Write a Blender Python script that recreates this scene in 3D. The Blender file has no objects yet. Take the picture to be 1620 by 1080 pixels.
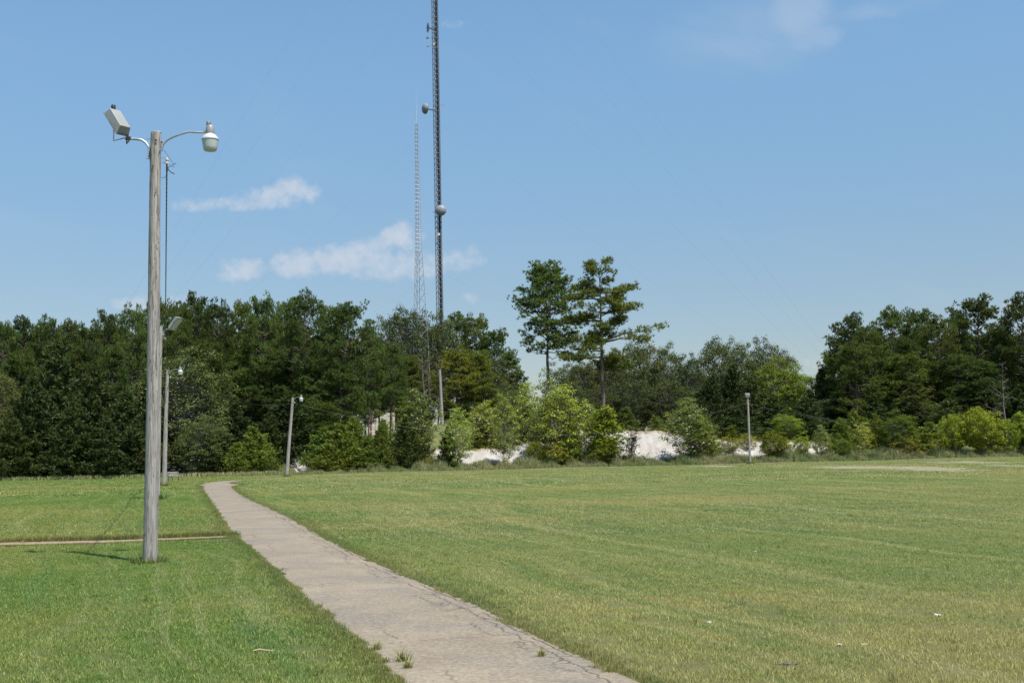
import bpy, math, random
import numpy as np
from mathutils import Vector, Matrix

SC = bpy.context.scene
COL = SC.collection
R_ = math.radians
rng = np.random.default_rng(7)
random.seed(7)

# ------------------------------------------------------------------ camera
F = 1900.0                       # focal length in photo pixels (1620 wide)
PITCH = math.atan(180.5 / F)
ROLL = -math.atan(0.022)
CAMZ = 1.7
cam = bpy.data.cameras.new('camera')
cam.lens = F / 1620 * 36
cam.sensor_width = 36
cam.clip_start = 0.1
cam.clip_end = 6000
cam_o = bpy.data.objects.new('camera', cam)
COL.objects.link(cam_o)
MC = Matrix.Rotation(math.pi / 2 + PITCH, 4, 'X') @ Matrix.Rotation(ROLL, 4, 'Z')
cam_o.matrix_world = Matrix.Translation((0, 0, CAMZ)) @ MC
SC.camera = cam_o
M3 = np.array(MC.to_3x3())

# ------------------------------------------------------------------ light
SUN_AZ = R_(139.0)       # clockwise from +Y: behind the camera, to the right
SUN_EL = R_(63.5)
sun_dir = Vector((math.sin(SUN_AZ) * math.cos(SUN_EL), math.cos(SUN_AZ) * math.cos(SUN_EL), math.sin(SUN_EL)))
sun = bpy.data.lights.new('sun', 'SUN')
sun.energy = 4.2
sun.angle = R_(0.55)
sun.color = (1.0, 0.955, 0.89)
sun_o = bpy.data.objects.new('sun', sun)
COL.objects.link(sun_o)
sun_o.rotation_euler = sun_dir.to_track_quat('Z', 'Y').to_euler()
SC.view_settings.view_transform = 'Standard'
SC.view_settings.look = 'None'
SC.view_settings.exposure = 0.6
SC.view_settings.gamma = 1.0
SC.view_settings.use_curve_mapping = False
SC.cycles.max_bounces = 6
SC.cycles.transparent_max_bounces = 8
SC.cycles.diffuse_bounces = 3
SC.cycles.use_adaptive_sampling = True

# ------------------------------------------------------------------ node helper
class NT:
    def __init__(self, tree):
        self.t = tree; self.n = tree.nodes; self.l = tree.links
    def new(self, kind, **kw):
        nd = self.n.new(kind)
        for k, v in kw.items():
            setattr(nd, k, v)
        return nd
    def set(self, sock, v):
        if isinstance(v, bpy.types.NodeSocket): self.l.new(v, sock)
        elif v is not None:
            if isinstance(v, (tuple, list)) and len(v) == 3 and sock.type == 'RGBA': v = (*v, 1)
            sock.default_value = v
    def m(self, op, a, b=None, c=None, clamp=False):
        nd = self.new('ShaderNodeMath', operation=op, use_clamp=clamp)
        for i, v in enumerate((a, b, c)):
            if v is not None: self.set(nd.inputs[i], v)
        return nd.outputs[0]
    def v(self, op, a, b=None):
        nd = self.new('ShaderNodeVectorMath', operation=op)
        self.set(nd.inputs[0], a)
        if b is not None: self.set(nd.inputs[1], b)
        return nd.outputs['Value'] if op in ('DOT_PRODUCT', 'LENGTH', 'DISTANCE') else nd.outputs[0]
    def comb(self, x=0., y=0., z=0.):
        nd = self.new('ShaderNodeCombineXYZ')
        for i, v in enumerate((x, y, z)): self.set(nd.inputs[i], v)
        return nd.outputs[0]
    def sep(self, v):
        nd = self.new('ShaderNodeSeparateXYZ'); self.set(nd.inputs[0], v); return nd.outputs
    def noise(self, vec, scale, detail=4., rough=.55, dist=0., col=False):
        nd = self.new('ShaderNodeTexNoise')
        self.set(nd.inputs['Vector'], vec); self.set(nd.inputs['Scale'], scale)
        nd.inputs['Detail'].default_value = detail; nd.inputs['Roughness'].default_value = rough
        nd.inputs['Distortion'].default_value = dist
        return nd.outputs[1 if col else 0]
    def mix(self, f, a, b, mode='MIX'):
        nd = self.new('ShaderNodeMix', data_type='RGBA', blend_type=mode)
        self.set(nd.inputs[0], f); self.set(nd.inputs[6], a); self.set(nd.inputs[7], b)
        return nd.outputs[2]
    def step(self, v, lo, hi, a=0., b=1.):
        nd = self.new('ShaderNodeMapRange', interpolation_type='SMOOTHSTEP')
        for i, x in enumerate((v, lo, hi, a, b)): self.set(nd.inputs[i], x)
        return nd.outputs[0]
    def bump(self, h, strength=.3, dist=.02):
        nd = self.new('ShaderNodeBump'); self.set(nd.inputs['Height'], h)
        nd.inputs['Strength'].default_value = strength; nd.inputs['Distance'].default_value = dist
        return nd.outputs[0]

def mat(name):
    m = bpy.data.materials.new(name); m.use_nodes = True
    nt = NT(m.node_tree)
    b = m.node_tree.nodes['Principled BSDF']
    return m, nt, b

def simple(name, col, rough=.6, metal=0., var=.15, scale=6., bump=0.):
    m, nt, b = mat(name)
    co = nt.new('ShaderNodeTexCoord').outputs['Object']
    n = nt.noise(co, scale, 5.)
    dark = tuple(c * (1 - var * 2) for c in col); lite = tuple(min(1, c * (1 + var)) for c in col)
    nt.set(b.inputs['Base Color'], nt.mix(nt.step(n, .3, .7), dark, lite))
    nt.set(b.inputs['Roughness'], rough); nt.set(b.inputs['Metallic'], metal)
    if bump: nt.set(b.inputs['Normal'], nt.bump(n, bump, .01))
    return m

# ------------------------------------------------------------------ sky with clouds
world = bpy.data.worlds.new('World'); SC.world = world; world.use_nodes = True
wt = NT(world.node_tree)
bg = world.node_tree.nodes['Background']
sky = wt.new('ShaderNodeTexSky', sky_type='NISHITA')
sky.sun_disc = False
sky.sun_elevation = SUN_EL
sky.sun_rotation = SUN_AZ
sky.altitude = 100
sky.air_density = 1.0; sky.dust_density = 0.3; sky.ozone_density = 1.0
SKYSTR = 0.13
bg.inputs['Strength'].default_value = SKYSTR
dirv = wt.new('ShaderNodeTexCoord').outputs['Generated']
dx, dy, dz = wt.sep(dirv)
az = wt.m('ARCTAN2', dx, dy)
el = wt.m('ARCSINE', dz)

def ray(px, py):
    v = M3 @ np.array(((px - 810) / F, -(py - 540) / F, -1.0))
    return v
def azel(px, py):
    v = ray(px, py); v = v / np.linalg.norm(v)
    return math.atan2(v[0], v[1]), math.asin(v[2])
def blob_field(blobs, warp_x, warp_y):
    out = None
    for (px, py, rx, ry, amp) in blobs:
        a, e = azel(px, py)
        u = wt.m('MULTIPLY', wt.m('SUBTRACT', warp_x, a), F / rx)
        w = wt.m('MULTIPLY', wt.m('SUBTRACT', warp_y, e), F / ry)
        d = wt.m('ADD', wt.m('MULTIPLY', u, u), wt.m('MULTIPLY', w, w))
        g = wt.m('MULTIPLY', wt.m('SUBTRACT', 1., d), amp)
        out = g if out is None else wt.m('SMOOTH_MAX', out, g, .35)
    return out
cv = wt.comb(az, el, 0.)
wn = wt.noise(cv, 38., 5., .6, col=True)
wsx, wsy, _ = wt.sep(wn)
ax2 = wt.m('ADD', az, wt.m('MULTIPLY', wt.m('SUBTRACT', wsx, .5), .018))
ey2 = wt.m('ADD', el, wt.m('MULTIPLY', wt.m('SUBTRACT', wsy, .5), .014))
cumulus = [(468, 300, 40, 22, 1.), (432, 312, 50, 22, .9), (490, 306, 22, 18, .7), (370, 322, 60, 12, .62), (310, 326, 40, 12, .5),
           (388, 424, 42, 18, .9), (375, 434, 38, 12, .8), (470, 418, 46, 26, 1.), (540, 412, 70, 26, 1.), (590, 396, 45, 26, .9),
           (630, 375, 42, 26, 1.), (610, 425, 60, 22, .75), (660, 420, 70, 24, .7), (730, 410, 40, 22, .55), (745, 470, 18, 10, .5),
           (215, 482, 34, 16, .8), (290, 478, 40, 14, .6), (1612, 486, 30, 14, .6), (718, 40, 20, 6, .35), (1285, 572, 40, 9, .3)]
fld = blob_field(cumulus, ax2, ey2)
fine = wt.noise(cv, 95., 7., .62)
dens = wt.step(wt.m('ADD', fld, wt.m('MULTIPLY', wt.m('SUBTRACT', fine, .5), 2.0)), -.15, 1.2, 0., .84)
# thin cirrus: high streaks over the whole dome
cir_v = wt.comb(wt.m('MULTIPLY', az, 3.2), wt.m('MULTIPLY', wt.m('ADD', el, wt.m('MULTIPLY', az, .35)), 9.), 3.7)
cir = wt.noise(cir_v, 2.2, 7., .6, .6)
wisp = blob_field([(1262, 25, 55, 55, .9), (1290, 62, 45, 22, .8), (1180, 60, 140, 60, .4), (1400, 15, 90, 14, .35)], ax2, ey2)
wispd = wt.m('MULTIPLY', wt.step(wisp, -.3, 1.1, 0., .42), wt.step(cir, .35, .62, .4, 1.))
cirr = wt.step(cir, .50, .9, 0., .10)
cmask = wt.m('MAXIMUM', dens, wt.m('MAXIMUM', wispd, cirr), clamp=True)
shade = wt.noise(cv, 60., 3., .5)
ccol = wt.mix(shade, (.345 / SKYSTR, .40 / SKYSTR, .475 / SKYSTR), (.43 / SKYSTR, .465 / SKYSTR, .52 / SKYSTR))
skyc = wt.mix(1., sky.outputs[0], wt.mix(wt.step(el, R_(0), R_(24)), (.44, .425, .44), (.71, .86, .86)), 'MULTIPLY')
wt.set(bg.inputs['Color'], wt.mix(cmask, skyc, ccol))

# ------------------------------------------------------------------ terrain heights
def sst(a, b, x):
    t = np.clip((np.asarray(x, float) - a) / (b - a), 0, 1)
    return t * t * (3 - 2 * t)
_hx = np.array([-90, -60, -38, -26, -14, -2, 4, 10, 22, 34, 44, 60, 120.])
_hb = np.array([.0, .1, .3, .7, .9, 1.1, 1.7, 2.6, 2.7, 2.1, 1.5, 1.0, .5])       # bank height right behind the field edge
_hh = np.array([.0, .3, 2.2, 4.8, 7.0, 6.2, 5.0, 4.4, 3.6, 2.6, 2.2, 1.8, 1.0])   # height of the hill behind
def hz(x, y):
    x = np.asarray(x, float); y = np.asarray(y, float)
    z = np.interp(y, [-60, 9, 22, 40, 56, 78, 100, 125, 3000], [-.15, -.16, -.15, -.03, .08, .24, .26, .3, .3])
    z = z + np.clip(x / 60, -.4, 1.2) * .14 * sst(40, 110, y)
    z = z + .03 * np.sin(x * .31 + y * .07) * np.sin(y * .13 + 1.3)* sst(25, 60, y)
    bank = np.interp(x, _hx, _hb) * sst(133, 138.5, y)
    hill = (np.interp(x, _hx, _hh) - np.interp(x, _hx, _hb)) * sst(139, 212, y)
    return z + bank + np.maximum(hill, 0)
def ground_at(px, py):
    v = ray(px, py); k = 8 / v[1]
    for _ in range(60):
        p = v * k + np.array((0, 0, CAMZ))
        gap = p[2] - float(hz(p[0], p[1]))
        if abs(gap) < 1e-4 or v[2] >= -1e-5: break
        k += gap / -v[2] * .7
        if k * v[1] > 160: k = 160 / v[1]; break
    p = v * k
    return float(p[0]), float(p[1]), float(hz(p[0], p[1]))
def P(px, py, d):
    v = ray(px, py); v = v * (d / v[1])
    return Vector((v[0], v[1], v[2] + CAMZ))

# ------------------------------------------------------------------ object helpers
def link(o, parent=None):
    COL.objects.link(o)
    if parent: o.parent = parent
    return o
def tag(o, label=None, cat=None, group=None, kind=None):
    for k, v in (('label', label), ('category', cat), ('group', group), ('kind', kind)):
        if v: o[k] = v
    return o
def empty(name, loc, label, cat, group=None, rz=0.):
    o = bpy.data.objects.new(name, None); o.location = loc; o.rotation_euler = (0, 0, rz)
    o.empty_display_size = .3
    return tag(link(o), label, cat, group)
def mesh_np(name, verts, faces, material, smooth=False):
    """verts (n,3); faces: list of int arrays (m,k) or one list of tuples"""
    me = bpy.data.meshes.new(name)
    if isinstance(faces, list) and faces and isinstance(faces[0], np.ndarray):
        loops = np.concatenate([f.ravel() for f in faces]).astype(np.int32)
        tot = np.concatenate([np.full(len(f), f.shape[1], np.int32) for f in faces])
        start = np.concatenate(([0], np.cumsum(tot)[:-1])).astype(np.int32)
        me.vertices.add(len(verts)); me.loops.add(len(loops)); me.polygons.add(len(tot))
        me.vertices.foreach_set('co', np.asarray(verts, np.float32).ravel())
        me.loops.foreach_set('vertex_index', loops)
        me.polygons.foreach_set('loop_start', start)
        me.update(calc_edges=True); me.validate()
    else:
        me.from_pydata([tuple(v) for v in verts], [], [tuple(f) for f in faces]); me.update()
    if smooth: me.polygons.foreach_set('use_smooth', np.ones(len(me.polygons), bool))
    me.materials.append(material)
    return me
class MB:
    """collects simple solids into one mesh"""
    def __init__(s): s.v = []; s.f = []
    def _add(s, vs, fs):
        k = len(s.v); s.v += [tuple(v) for v in vs]; s.f += [tuple(i + k for i in f) for f in fs]
        return s
    def box(s, c, size, M=None):
        c = Vector(c); M = M or Matrix.Identity(3)
        vs = [c + M @ Vector((x * size[0] / 2, y * size[1] / 2, z * size[2] / 2)) for x in (-1, 1) for y in (-1, 1) for z in (-1, 1)]
        return s._add(vs, [(0, 1, 3, 2), (4, 6, 7, 5), (0, 4, 5, 1), (2, 3, 7, 6), (0, 2, 6, 4), (1, 5, 7, 3)])
    def tube(s, pts, rad, n=8, caps=True):
        pts = [Vector(p) for p in pts]
        rr = rad if isinstance(rad, (list, tuple)) else [rad] * len(pts)
        vs = []; 
        up = Vector((0.123, .97, .2)).normalized()
        for i, p in enumerate(pts):
            d = (pts[min(i + 1, len(pts) - 1)] - pts[max(i - 1, 0)]).normalized()
            a = d.cross(up)
            if a.length < .05: a = d.cross(Vector((1, 0, 0)))
            a.normalize(); b = d.cross(a)
            for k in range(n):
                t = 2 * math.pi * k / n
                vs.append(p + (a * math.cos(t) + b * math.sin(t)) * rr[i])
        fs = [(i * n + k, i * n + (k + 1) % n, (i + 1) * n + (k + 1) % n, (i + 1) * n + k) for i in range(len(pts) - 1) for k in range(n)]
        if caps: fs += [tuple(range(n))[::-1], tuple(range((len(pts) - 1) * n, len(pts) * n))]
        return s._add(vs, fs)
    def lathe(s, prof, c=(0, 0, 0), n=24, M=None):
        c = Vector(c); M = M or Matrix.Identity(3); vs = []
        for r, z in prof:
            for k in range(n):
                t = 2 * math.pi * k / n
                vs.append(c + M @ Vector((r * math.cos(t), r * math.sin(t), z)))
        fs = [(i * n + k, i * n + (k + 1) % n, (i + 1) * n + (k + 1) % n, (i + 1) * n + k) for i in range(len(prof) - 1) for k in range(n)]
        fs += [tuple(range(n))[::-1], tuple(range((len(prof) - 1) * n, len(prof) * n))]
        return s._add(vs, fs)
    def hexa(s, vs):
        return s._add(vs, [(0, 1, 3, 2), (4, 6, 7, 5), (0, 4, 5, 1), (2, 3, 7, 6), (0, 2, 6, 4), (1, 5, 7, 3)])
    def build(s, name, material, parent=None, smooth=False, bevel=0., loc=None):
        me = bpy.data.meshes.new(name); me.from_pydata(s.v, [], s.f); me.update()
        import bmesh
        bm = bmesh.new(); bm.from_mesh(me); bmesh.ops.recalc_face_normals(bm, faces=bm.faces)
        if bevel: bmesh.ops.bevel(bm, geom=bm.edges[:], offset=bevel, segments=2, affect='EDGES', profile=.6)
        bm.to_mesh(me); bm.free()
        if smooth:
            me.polygons.foreach_set('use_smooth', np.ones(len(me.polygons), bool))
            try: me.set_sharp_from_angle(angle=R_(40))
            except Exception: pass
        me.materials.append(material)
        o = bpy.data.objects.new(name, me)
        if loc: o.location = loc
        return link(o, parent)

# ------------------------------------------------------------------ ground colour shared by soil sheet and blades
TD = np.array((-.290, .957)); TD /= np.linalg.norm(TD)       # mowing direction (runs with the path)
def grass_colour(nt, pos):
    x, y, z = nt.sep(pos)
    s = nt.m('ADD', nt.m('MULTIPLY', x, float(TD[1])), nt.m('MULTIPLY', y, float(-TD[0])))
    t = nt.m('ADD', nt.m('MULTIPLY', x, float(TD[0])), nt.m('MULTIPLY', y, float(TD[1])))
    xy = nt.comb(x, y, 0.)
    wob = nt.m('MULTIPLY', nt.m('SUBTRACT', nt.noise(xy, .05, 2.), .5), 5.)
    s2 = nt.m('ADD', s, wob)
    st = nt.noise(nt.comb(nt.m('MULTIPLY', s2, 1.), nt.m('MULTIPLY', t, .035), 0.), 1.3, 4., .65)      # mower passes
    st2 = nt.noise(nt.comb(nt.m('MULTIPLY', s2, 1.), nt.m('MULTIPLY', t, .05), 4.), 2.6, 3., .6)
    big = nt.noise(xy, .085, 4., .55)
    med = nt.noise(xy, .55, 5., .6)
    fin = nt.noise(xy, 5., 4., .7)
    g = nt.mix(nt.step(big, .38, .62), (.058, .112, .018), (.132, .142, .036))
    right = nt.step(nt.m('ADD', x, nt.m('MULTIPLY', y, .25)), -1., 7.)                               # the open field is drier
    g = nt.mix(nt.m('MULTIPLY', right, .6), g, (.135, .150, .060))
    tan = nt.m('MULTIPLY', nt.step(st, .50, .64), nt.m('ADD', nt.m('MULTIPLY', right, .32), .16))
    g = nt.mix(tan, g, (.255, .235, .125))
    dryb = nt.noise(nt.comb(nt.m('MULTIPLY', x, .5), nt.m('MULTIPLY', y, 1.), 8.), .11, 4., .6)
    g = nt.mix(nt.m('MULTIPLY', nt.step(dryb, .50, .62), nt.m('MULTIPLY', right, .75)), g, (.20, .175, .072))
    st3 = nt.noise(nt.comb(s2, nt.m('MULTIPLY', t, .02), 7.), 4.5, 3., .6)
    g = nt.mix(nt.step(st3, .5, .68, 0., .28), g, (.26, .25, .15))
    g = nt.mix(nt.m('MULTIPLY', nt.step(st2, .52, .68), .5), g, (.05, .115, .035))
    g = nt.mix(nt.m('MULTIPLY', nt.step(med, .5, .72), .45), g, (.19, .175, .065))
    g = nt.mix(nt.m('MULTIPLY', nt.step(med, .48, .3), .4), g, (.05, .10, .022))
    g = nt.mix(nt.m('MULTIPLY', nt.step(fin, .55, .8), .35), g, (.25, .225, .11))
    return g, (x, y, s, t, fin, med, big)

SANDS = ((1430, 740, 120, 5.0, 1.2), (1540, 731, 110, 3.5, .8), (1340, 739, 90, 2.6, 1.), (1600, 736, 60, 2.6, .9), (1135, 737, 70, 1.6, .85), (1240, 736, 60, 1.2, .6))
def sand_mask(nt, x, y, med, fin):
    """bare sandy scrapes at the far side of the field"""
    out = None
    for (px, py, rx, ry, a) in SANDS:
        X, Y, _ = ground_at(px, py)
        X2 = ground_at(px + rx, py)[0]; Y2 = ground_at(px, py - ry)[1]
        u = nt.m('DIVIDE', nt.m('SUBTRACT', x, X), abs(X2 - X)); w = nt.m('DIVIDE', nt.m('SUBTRACT', y, Y), max(abs(Y2 - Y), 1.5))
        d = nt.m('MULTIPLY', nt.m('SUBTRACT', 1., nt.m('ADD', nt.m('MULTIPLY', u, u), nt.m('MULTIPLY', w, w))), a)
        out = d if out is None else nt.m('MAXIMUM', out, d)
    return nt.step(nt.m('ADD', out, nt.m('MULTIPLY', nt.m('SUBTRACT', med, .5), 5.)), -.05, .55)

m_ground, nt, b = mat('mown_ground')
geo = nt.new('ShaderNodeNewGeometry')
pos = geo.outputs['Position']
g, (gx, gy, gs, gt, gfin, gmed, gbig) = grass_colour(nt, pos)
g = nt.mix(1., g, (.97, .95, .9, 1), 'MULTIPLY')
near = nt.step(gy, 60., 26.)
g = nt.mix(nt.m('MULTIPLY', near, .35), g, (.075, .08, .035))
sm = sand_mask(nt, gx, gy, nt.noise(nt.comb(gx, gy, 0.), .35, 6., .7), gfin)
g = nt.mix(nt.m('MULTIPLY', sm, .9), g, nt.mix(nt.step(nt.noise(nt.comb(gx, gy, 0.), 1.4, 5., .7), .4, .62), (.33, .29, .22), (.17, .16, .085)))
bare = nt.m('MULTIPLY', nt.m('MULTIPLY', nt.step(gy, 128., 134.), nt.step(gy, 152., 143.)), nt.step(nt.noise(nt.comb(gx, gy, 0.), .25, 6., .65), .5, .6, 0., .7))
g = nt.mix(bare, g, (.27, .19, .11))
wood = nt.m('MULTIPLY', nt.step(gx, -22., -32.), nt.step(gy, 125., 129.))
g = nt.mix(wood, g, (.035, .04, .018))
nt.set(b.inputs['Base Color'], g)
b.inputs['Roughness'].default_value = .95
b.inputs['Specular IOR Level'].default_value = .15
hb = nt.noise(nt.comb(gx, gy, 0.), 14., 6., .75)
nt.set(b.inputs['Normal'], nt.bump(hb, .55, .05))

# ground sheet: fine where seen, coarse to the horizon
def strip(vals): return np.unique(np.round(np.concatenate(vals), 3))
xs = strip([np.linspace(-3000, -200, 12), np.linspace(-200, -64, 35), np.arange(-64, 84, 1.), np.linspace(84, 200, 30), np.linspace(200, 3000, 12)])
ys = strip([np.linspace(-1500, -30, 10), np.arange(-30, 130, 2.), np.arange(130, 142, .5), np.arange(142, 260, 3.), np.linspace(260, 4500, 24)])
XX, YY = np.meshgrid(xs, ys)
ZZ = hz(XX, YY)
ZZ = np.where((YY > 131) & (YY < 230) & (XX > -60) & (XX < 75), ZZ + .12 * np.sin(XX * 1.7 + YY * .6) * np.sin(YY * .9 + XX * .3), ZZ)
nx, ny = len(xs), len(ys)
ii = np.arange(nx * ny).reshape(ny, nx)
fq = np.stack([ii[:-1, :-1], ii[:-1, 1:], ii[1:, 1:], ii[1:, :-1]], -1).reshape(-1, 4)
ground = bpy.data.objects.new('ground', mesh_np('ground', np.stack([XX, YY, ZZ], -1).reshape(-1, 3), [fq], m_ground, True))
tag(link(ground), 'mown park field rising to a low wooded hill', None, None, 'structure')

# ------------------------------------------------------------------ path
Lp = [(637, 1080), (593, 1037), (555, 1007), (522, 981), (491, 955), (460, 928), (438, 905), (420, 889), (402, 873), (383, 857), (366, 845), (354, 827), (343, 807), (330, 788), (321, 775), (319, 768)]
Rp = [(1018, 1080), (944, 1052), (889, 1030), (848, 1010), (812, 986), (781, 969), (737, 949), (692, 934), (648, 914), (589, 888), (541, 866), (509, 849), (485, 834), (459, 820), (426, 804), (396, 791), (374, 778), (366, 769)]
Lw = [ground_at(*p)[:2] for p in Lp]; Rw = [ground_at(*p)[:2] for p in Rp]
def arc(pts, n):
    p = np.array(pts); d = np.concatenate(([0], np.cumsum(np.linalg.norm(np.diff(p, axis=0), axis=1))))
    t = np.linspace(0, d[-1], n)
    return np.stack([np.interp(t, d, p[:, 0]), np.interp(t, d, p[:, 1])], 1)
def smooth_line(pts, n, k=5):
    a = arc(pts, n)
    for _ in range(k):
        a[1:-1] = (a[:-2] + 2 * a[1:-1] + a[2:]) / 4
    return a
Lc = smooth_line(Lw, 80, 12); Rc = smooth_line(Rw, 80, 12)
cen = np.array([(p + Rc[np.argmin(np.linalg.norm(Rc - p, axis=1))]) / 2 for p in Lc[:74]])
# beyond the bend the path swings round and follows the far side of the field
d0 = cen[0] - cen[6]; d0 = d0 / np.linalg.norm(d0)
back = [cen[0] + d0 * k for k in (24, 12, 4)]
tail = [ground_at(*q)[:2] for q in ((343, 763.5), (366, 760.2), (398, 758.4), (432, 757.0))] + [tuple(P(500, 750, 108).xy), tuple(P(600, 745, 116).xy), tuple(P(860, 740, 121).xy), tuple(P(1200, 735, 125).xy), tuple(P(1640, 722, 128).xy)]
cl = np.array([tuple(p) for p in back] + [tuple(p) for p in cen] + tail)
cl = smooth_line(cl, 700, 14)
tn = np.gradient(cl, axis=0); tn /= np.linalg.norm(tn, axis=1)[:, None]
nm = np.stack([-tn[:, 1], tn[:, 0]], 1)
wL = np.array([np.linalg.norm(a - b_) for a, b_ in zip(Lc, Rc)])
# true width measured square to the centre line
def true_w(i):
    dvec = Lc[i] - Rc[i]; k = np.argmin(np.linalg.norm(cl - cen[i], axis=1)); return abs(dvec @ nm[k])
PW = float(np.median([min(np.linalg.norm(Rc - p, axis=1)) for p in Lc[:70]])) / 2 + .04
Ld = smooth_line(Lw, 900, 20); Rd = smooth_line(Rw, 900, 20)
hwL = np.full(700, PW); hwR = np.full(700, PW)
for i in range(700):
    if 9.8 < cl[i][1] < 80 and cl[i][0] > -24:
        a_ = np.min(np.linalg.norm(Ld - cl[i], axis=1)); b_ = np.min(np.linalg.norm(Rd - cl[i], axis=1))
        hwL[i] = min(max(a_, .75), 1.5) + .02; hwR[i] = min(max(b_, .75), 1.5) + .04
ker = np.ones(13) / 13
hwL = np.convolve(np.pad(hwL, 6, 'edge'), ker, 'valid'); hwR = np.convolve(np.pad(hwR, 6, 'edge'), ker, 'valid')
rp = np.random.default_rng(3)
jig = np.convolve(rp.normal(0, 1, 760), np.ones(9) / 9, 'same')[:700] * .05
jig2 = np.convolve(rp.normal(0, 1, 760), np.ones(9) / 9, 'same')[:700] * .05
rows = 9
pv = []; uvs = []
dl = np.concatenate(([0], np.cumsum(np.linalg.norm(np.diff(cl, axis=0), axis=1))))
for i in range(700):
    for j in range(rows):
        u = j / (rows - 1) * 2 - 1
        w = (hwL[i] + jig[i] * abs(u)) if u < 0 else (hwR[i] + jig2[i] * abs(u))
        p = cl[i] - nm[i] * u * w
        zz = float(hz(p[0], p[1])) + .005 + .016 * (1 - u * u)
        pv.append((p[0], p[1], zz)); uvs.append((u, dl[i]))
gi = np.arange(700 * rows).reshape(700, rows)
pf = np.stack([gi[:-1, :-1], gi[:-1, 1:], gi[1:, 1:], gi[1:, :-1]], -1).reshape(-1, 4)[:, ::-1]
m_path, nt, b = mat('worn_asphalt')
at_ = nt.new('ShaderNodeAttribute', attribute_name='lane'); u_, v_, _ = nt.sep(at_.outputs['Vector'])
pos = nt.new('ShaderNodeNewGeometry').outputs['Position']
n1 = nt.noise(pos, .7, 5., .6); n2 = nt.noise(pos, 24., 5., .8); n3 = nt.noise(pos, 9., 5., .65)
crossn = nt.noise(nt.comb(nt.m('MULTIPLY', u_, .9), v_, 0.), .75, 4., .6)
c = nt.mix(nt.step(n1, .3, .7), (.205, .163, .110), (.31, .247, .166))
c = nt.mix(nt.m('MULTIPLY', nt.step(nt.m('ADD', nt.m('MULTIPLY', crossn, .5), nt.m('MULTIPLY', n1, .5)), .46, .6), .6), c, (.135, .118, .10))
c = nt.mix(nt.m('MULTIPLY', nt.step(n2, .52, .60), .4), c, (.10, .092, .08))
c = nt.mix(nt.m('MULTIPLY', nt.step(n2, .48, .41), .4), c, (.42, .365, .29))
edge = nt.step(nt.m('ADD', nt.m('ABSOLUTE', u_), nt.m('MULTIPLY', n3, .25)), 1.0, 1.15)
n5 = nt.noise(pos, 15., 3., .6)
c = nt.mix(nt.m('MULTIPLY', nt.step(n5, .5, .68), .4), c, (.15, .135, .11))
c = nt.mix(nt.m('MULTIPLY', nt.step(n3, .55, .75), .35), c, (.33, .26, .17))
c = nt.mix(nt.m('MULTIPLY', edge, .6), c, (.2, .17, .12))
wu = nt.m('SUBTRACT', nt.noise(nt.comb(v_, 0., 0.), .9, 6., .75), .5)
def crack(off, amp, seed, w, gate_lo):
    wob = nt.m('MULTIPLY', nt.m('SUBTRACT', nt.noise(nt.comb(v_, seed, 0.), 1.6, 8., .8), .5), amp)
    dist = nt.m('ABSOLUTE', nt.m('SUBTRACT', u_, nt.m('ADD', wob, off)))
    line = nt.step(dist, w, w * .3)
    gate = nt.step(nt.noise(nt.comb(v_, seed + 9, 0.), .7, 2.), gate_lo, gate_lo + .08)
    return nt.m('MULTIPLY', line, gate)
cr = crack(.74, .5, 1., .016, .42)
for a_ in ((.88, .3, 5., .02, .45), (.5, .6, 12., .012, .52), (-.55, .7, 22., .010, .56), (.62, .9, 31., .012, .5)):
    cr = nt.m('MAXIMUM', cr, crack(*a_))
# cross joints every few metres, ragged
tw = nt.m('MULTIPLY', nt.m('SUBTRACT', nt.noise(nt.comb(u_, v_, 2.), 2.5, 6., .7), .5), .25)
fr = nt.m('FRACT', nt.m('DIVIDE', nt.m('ADD', nt.m('ADD', v_, tw), 1.4), 6.1))
cj = nt.m('MULTIPLY', nt.step(nt.m('ABSOLUTE', nt.m('SUBTRACT', fr, .5)), .0028, .001), nt.step(n3, .46, .54))
vor = nt.new('ShaderNodeTexVoronoi', feature='DISTANCE_TO_EDGE')
nt.set(vor.inputs['Vector'], nt.v('ADD', pos, nt.v('MULTIPLY', nt.noise(pos, 5., 5., .7, col=True), (.28, .28, 0.)))); vor.inputs['Scale'].default_value = 2.1
gate2 = nt.m('MULTIPLY', nt.step(u_, .3, .75), nt.step(nt.noise(pos, .9, 3.), .47, .56))
gate2 = nt.m('MAXIMUM', gate2, nt.m('MULTIPLY', nt.step(u_, -.55, -.85), nt.step(nt.noise(pos, .8, 3.), .56, .62)))
cj = nt.m('MAXIMUM', cj, nt.m('MULTIPLY', nt.step(vor.outputs['Distance'], .03, .008), gate2))
cr = nt.m('MAXIMUM', cr, cj)
c = nt.mix(nt.m('MULTIPLY', cr, .85), c, (.055, .05, .04))
nt.set(b.inputs['Base Color'], c); b.inputs['Roughness'].default_value = .9
hgt = nt.m('SUBTRACT', nt.m('ADD', nt.m('MULTIPLY', n2, .4), nt.m('MULTIPLY', n3, .5)), nt.m('MULTIPLY', cr, 1.5))
nt.set(b.inputs['Normal'], nt.bump(hgt, .5, .01))
pm = mesh_np('path', np.array(pv), [pf], m_path, True)
la = pm.attributes.new('lane', 'FLOAT_VECTOR', 'POINT')
la.data.foreach_set('vector', np.array([(u, v, 0) for u, v in uvs], np.float32).ravel())
tag(link(bpy.data.objects.new('path', pm)), 'worn pale asphalt walking path curving across the mown field', None, None, 'structure')

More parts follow.
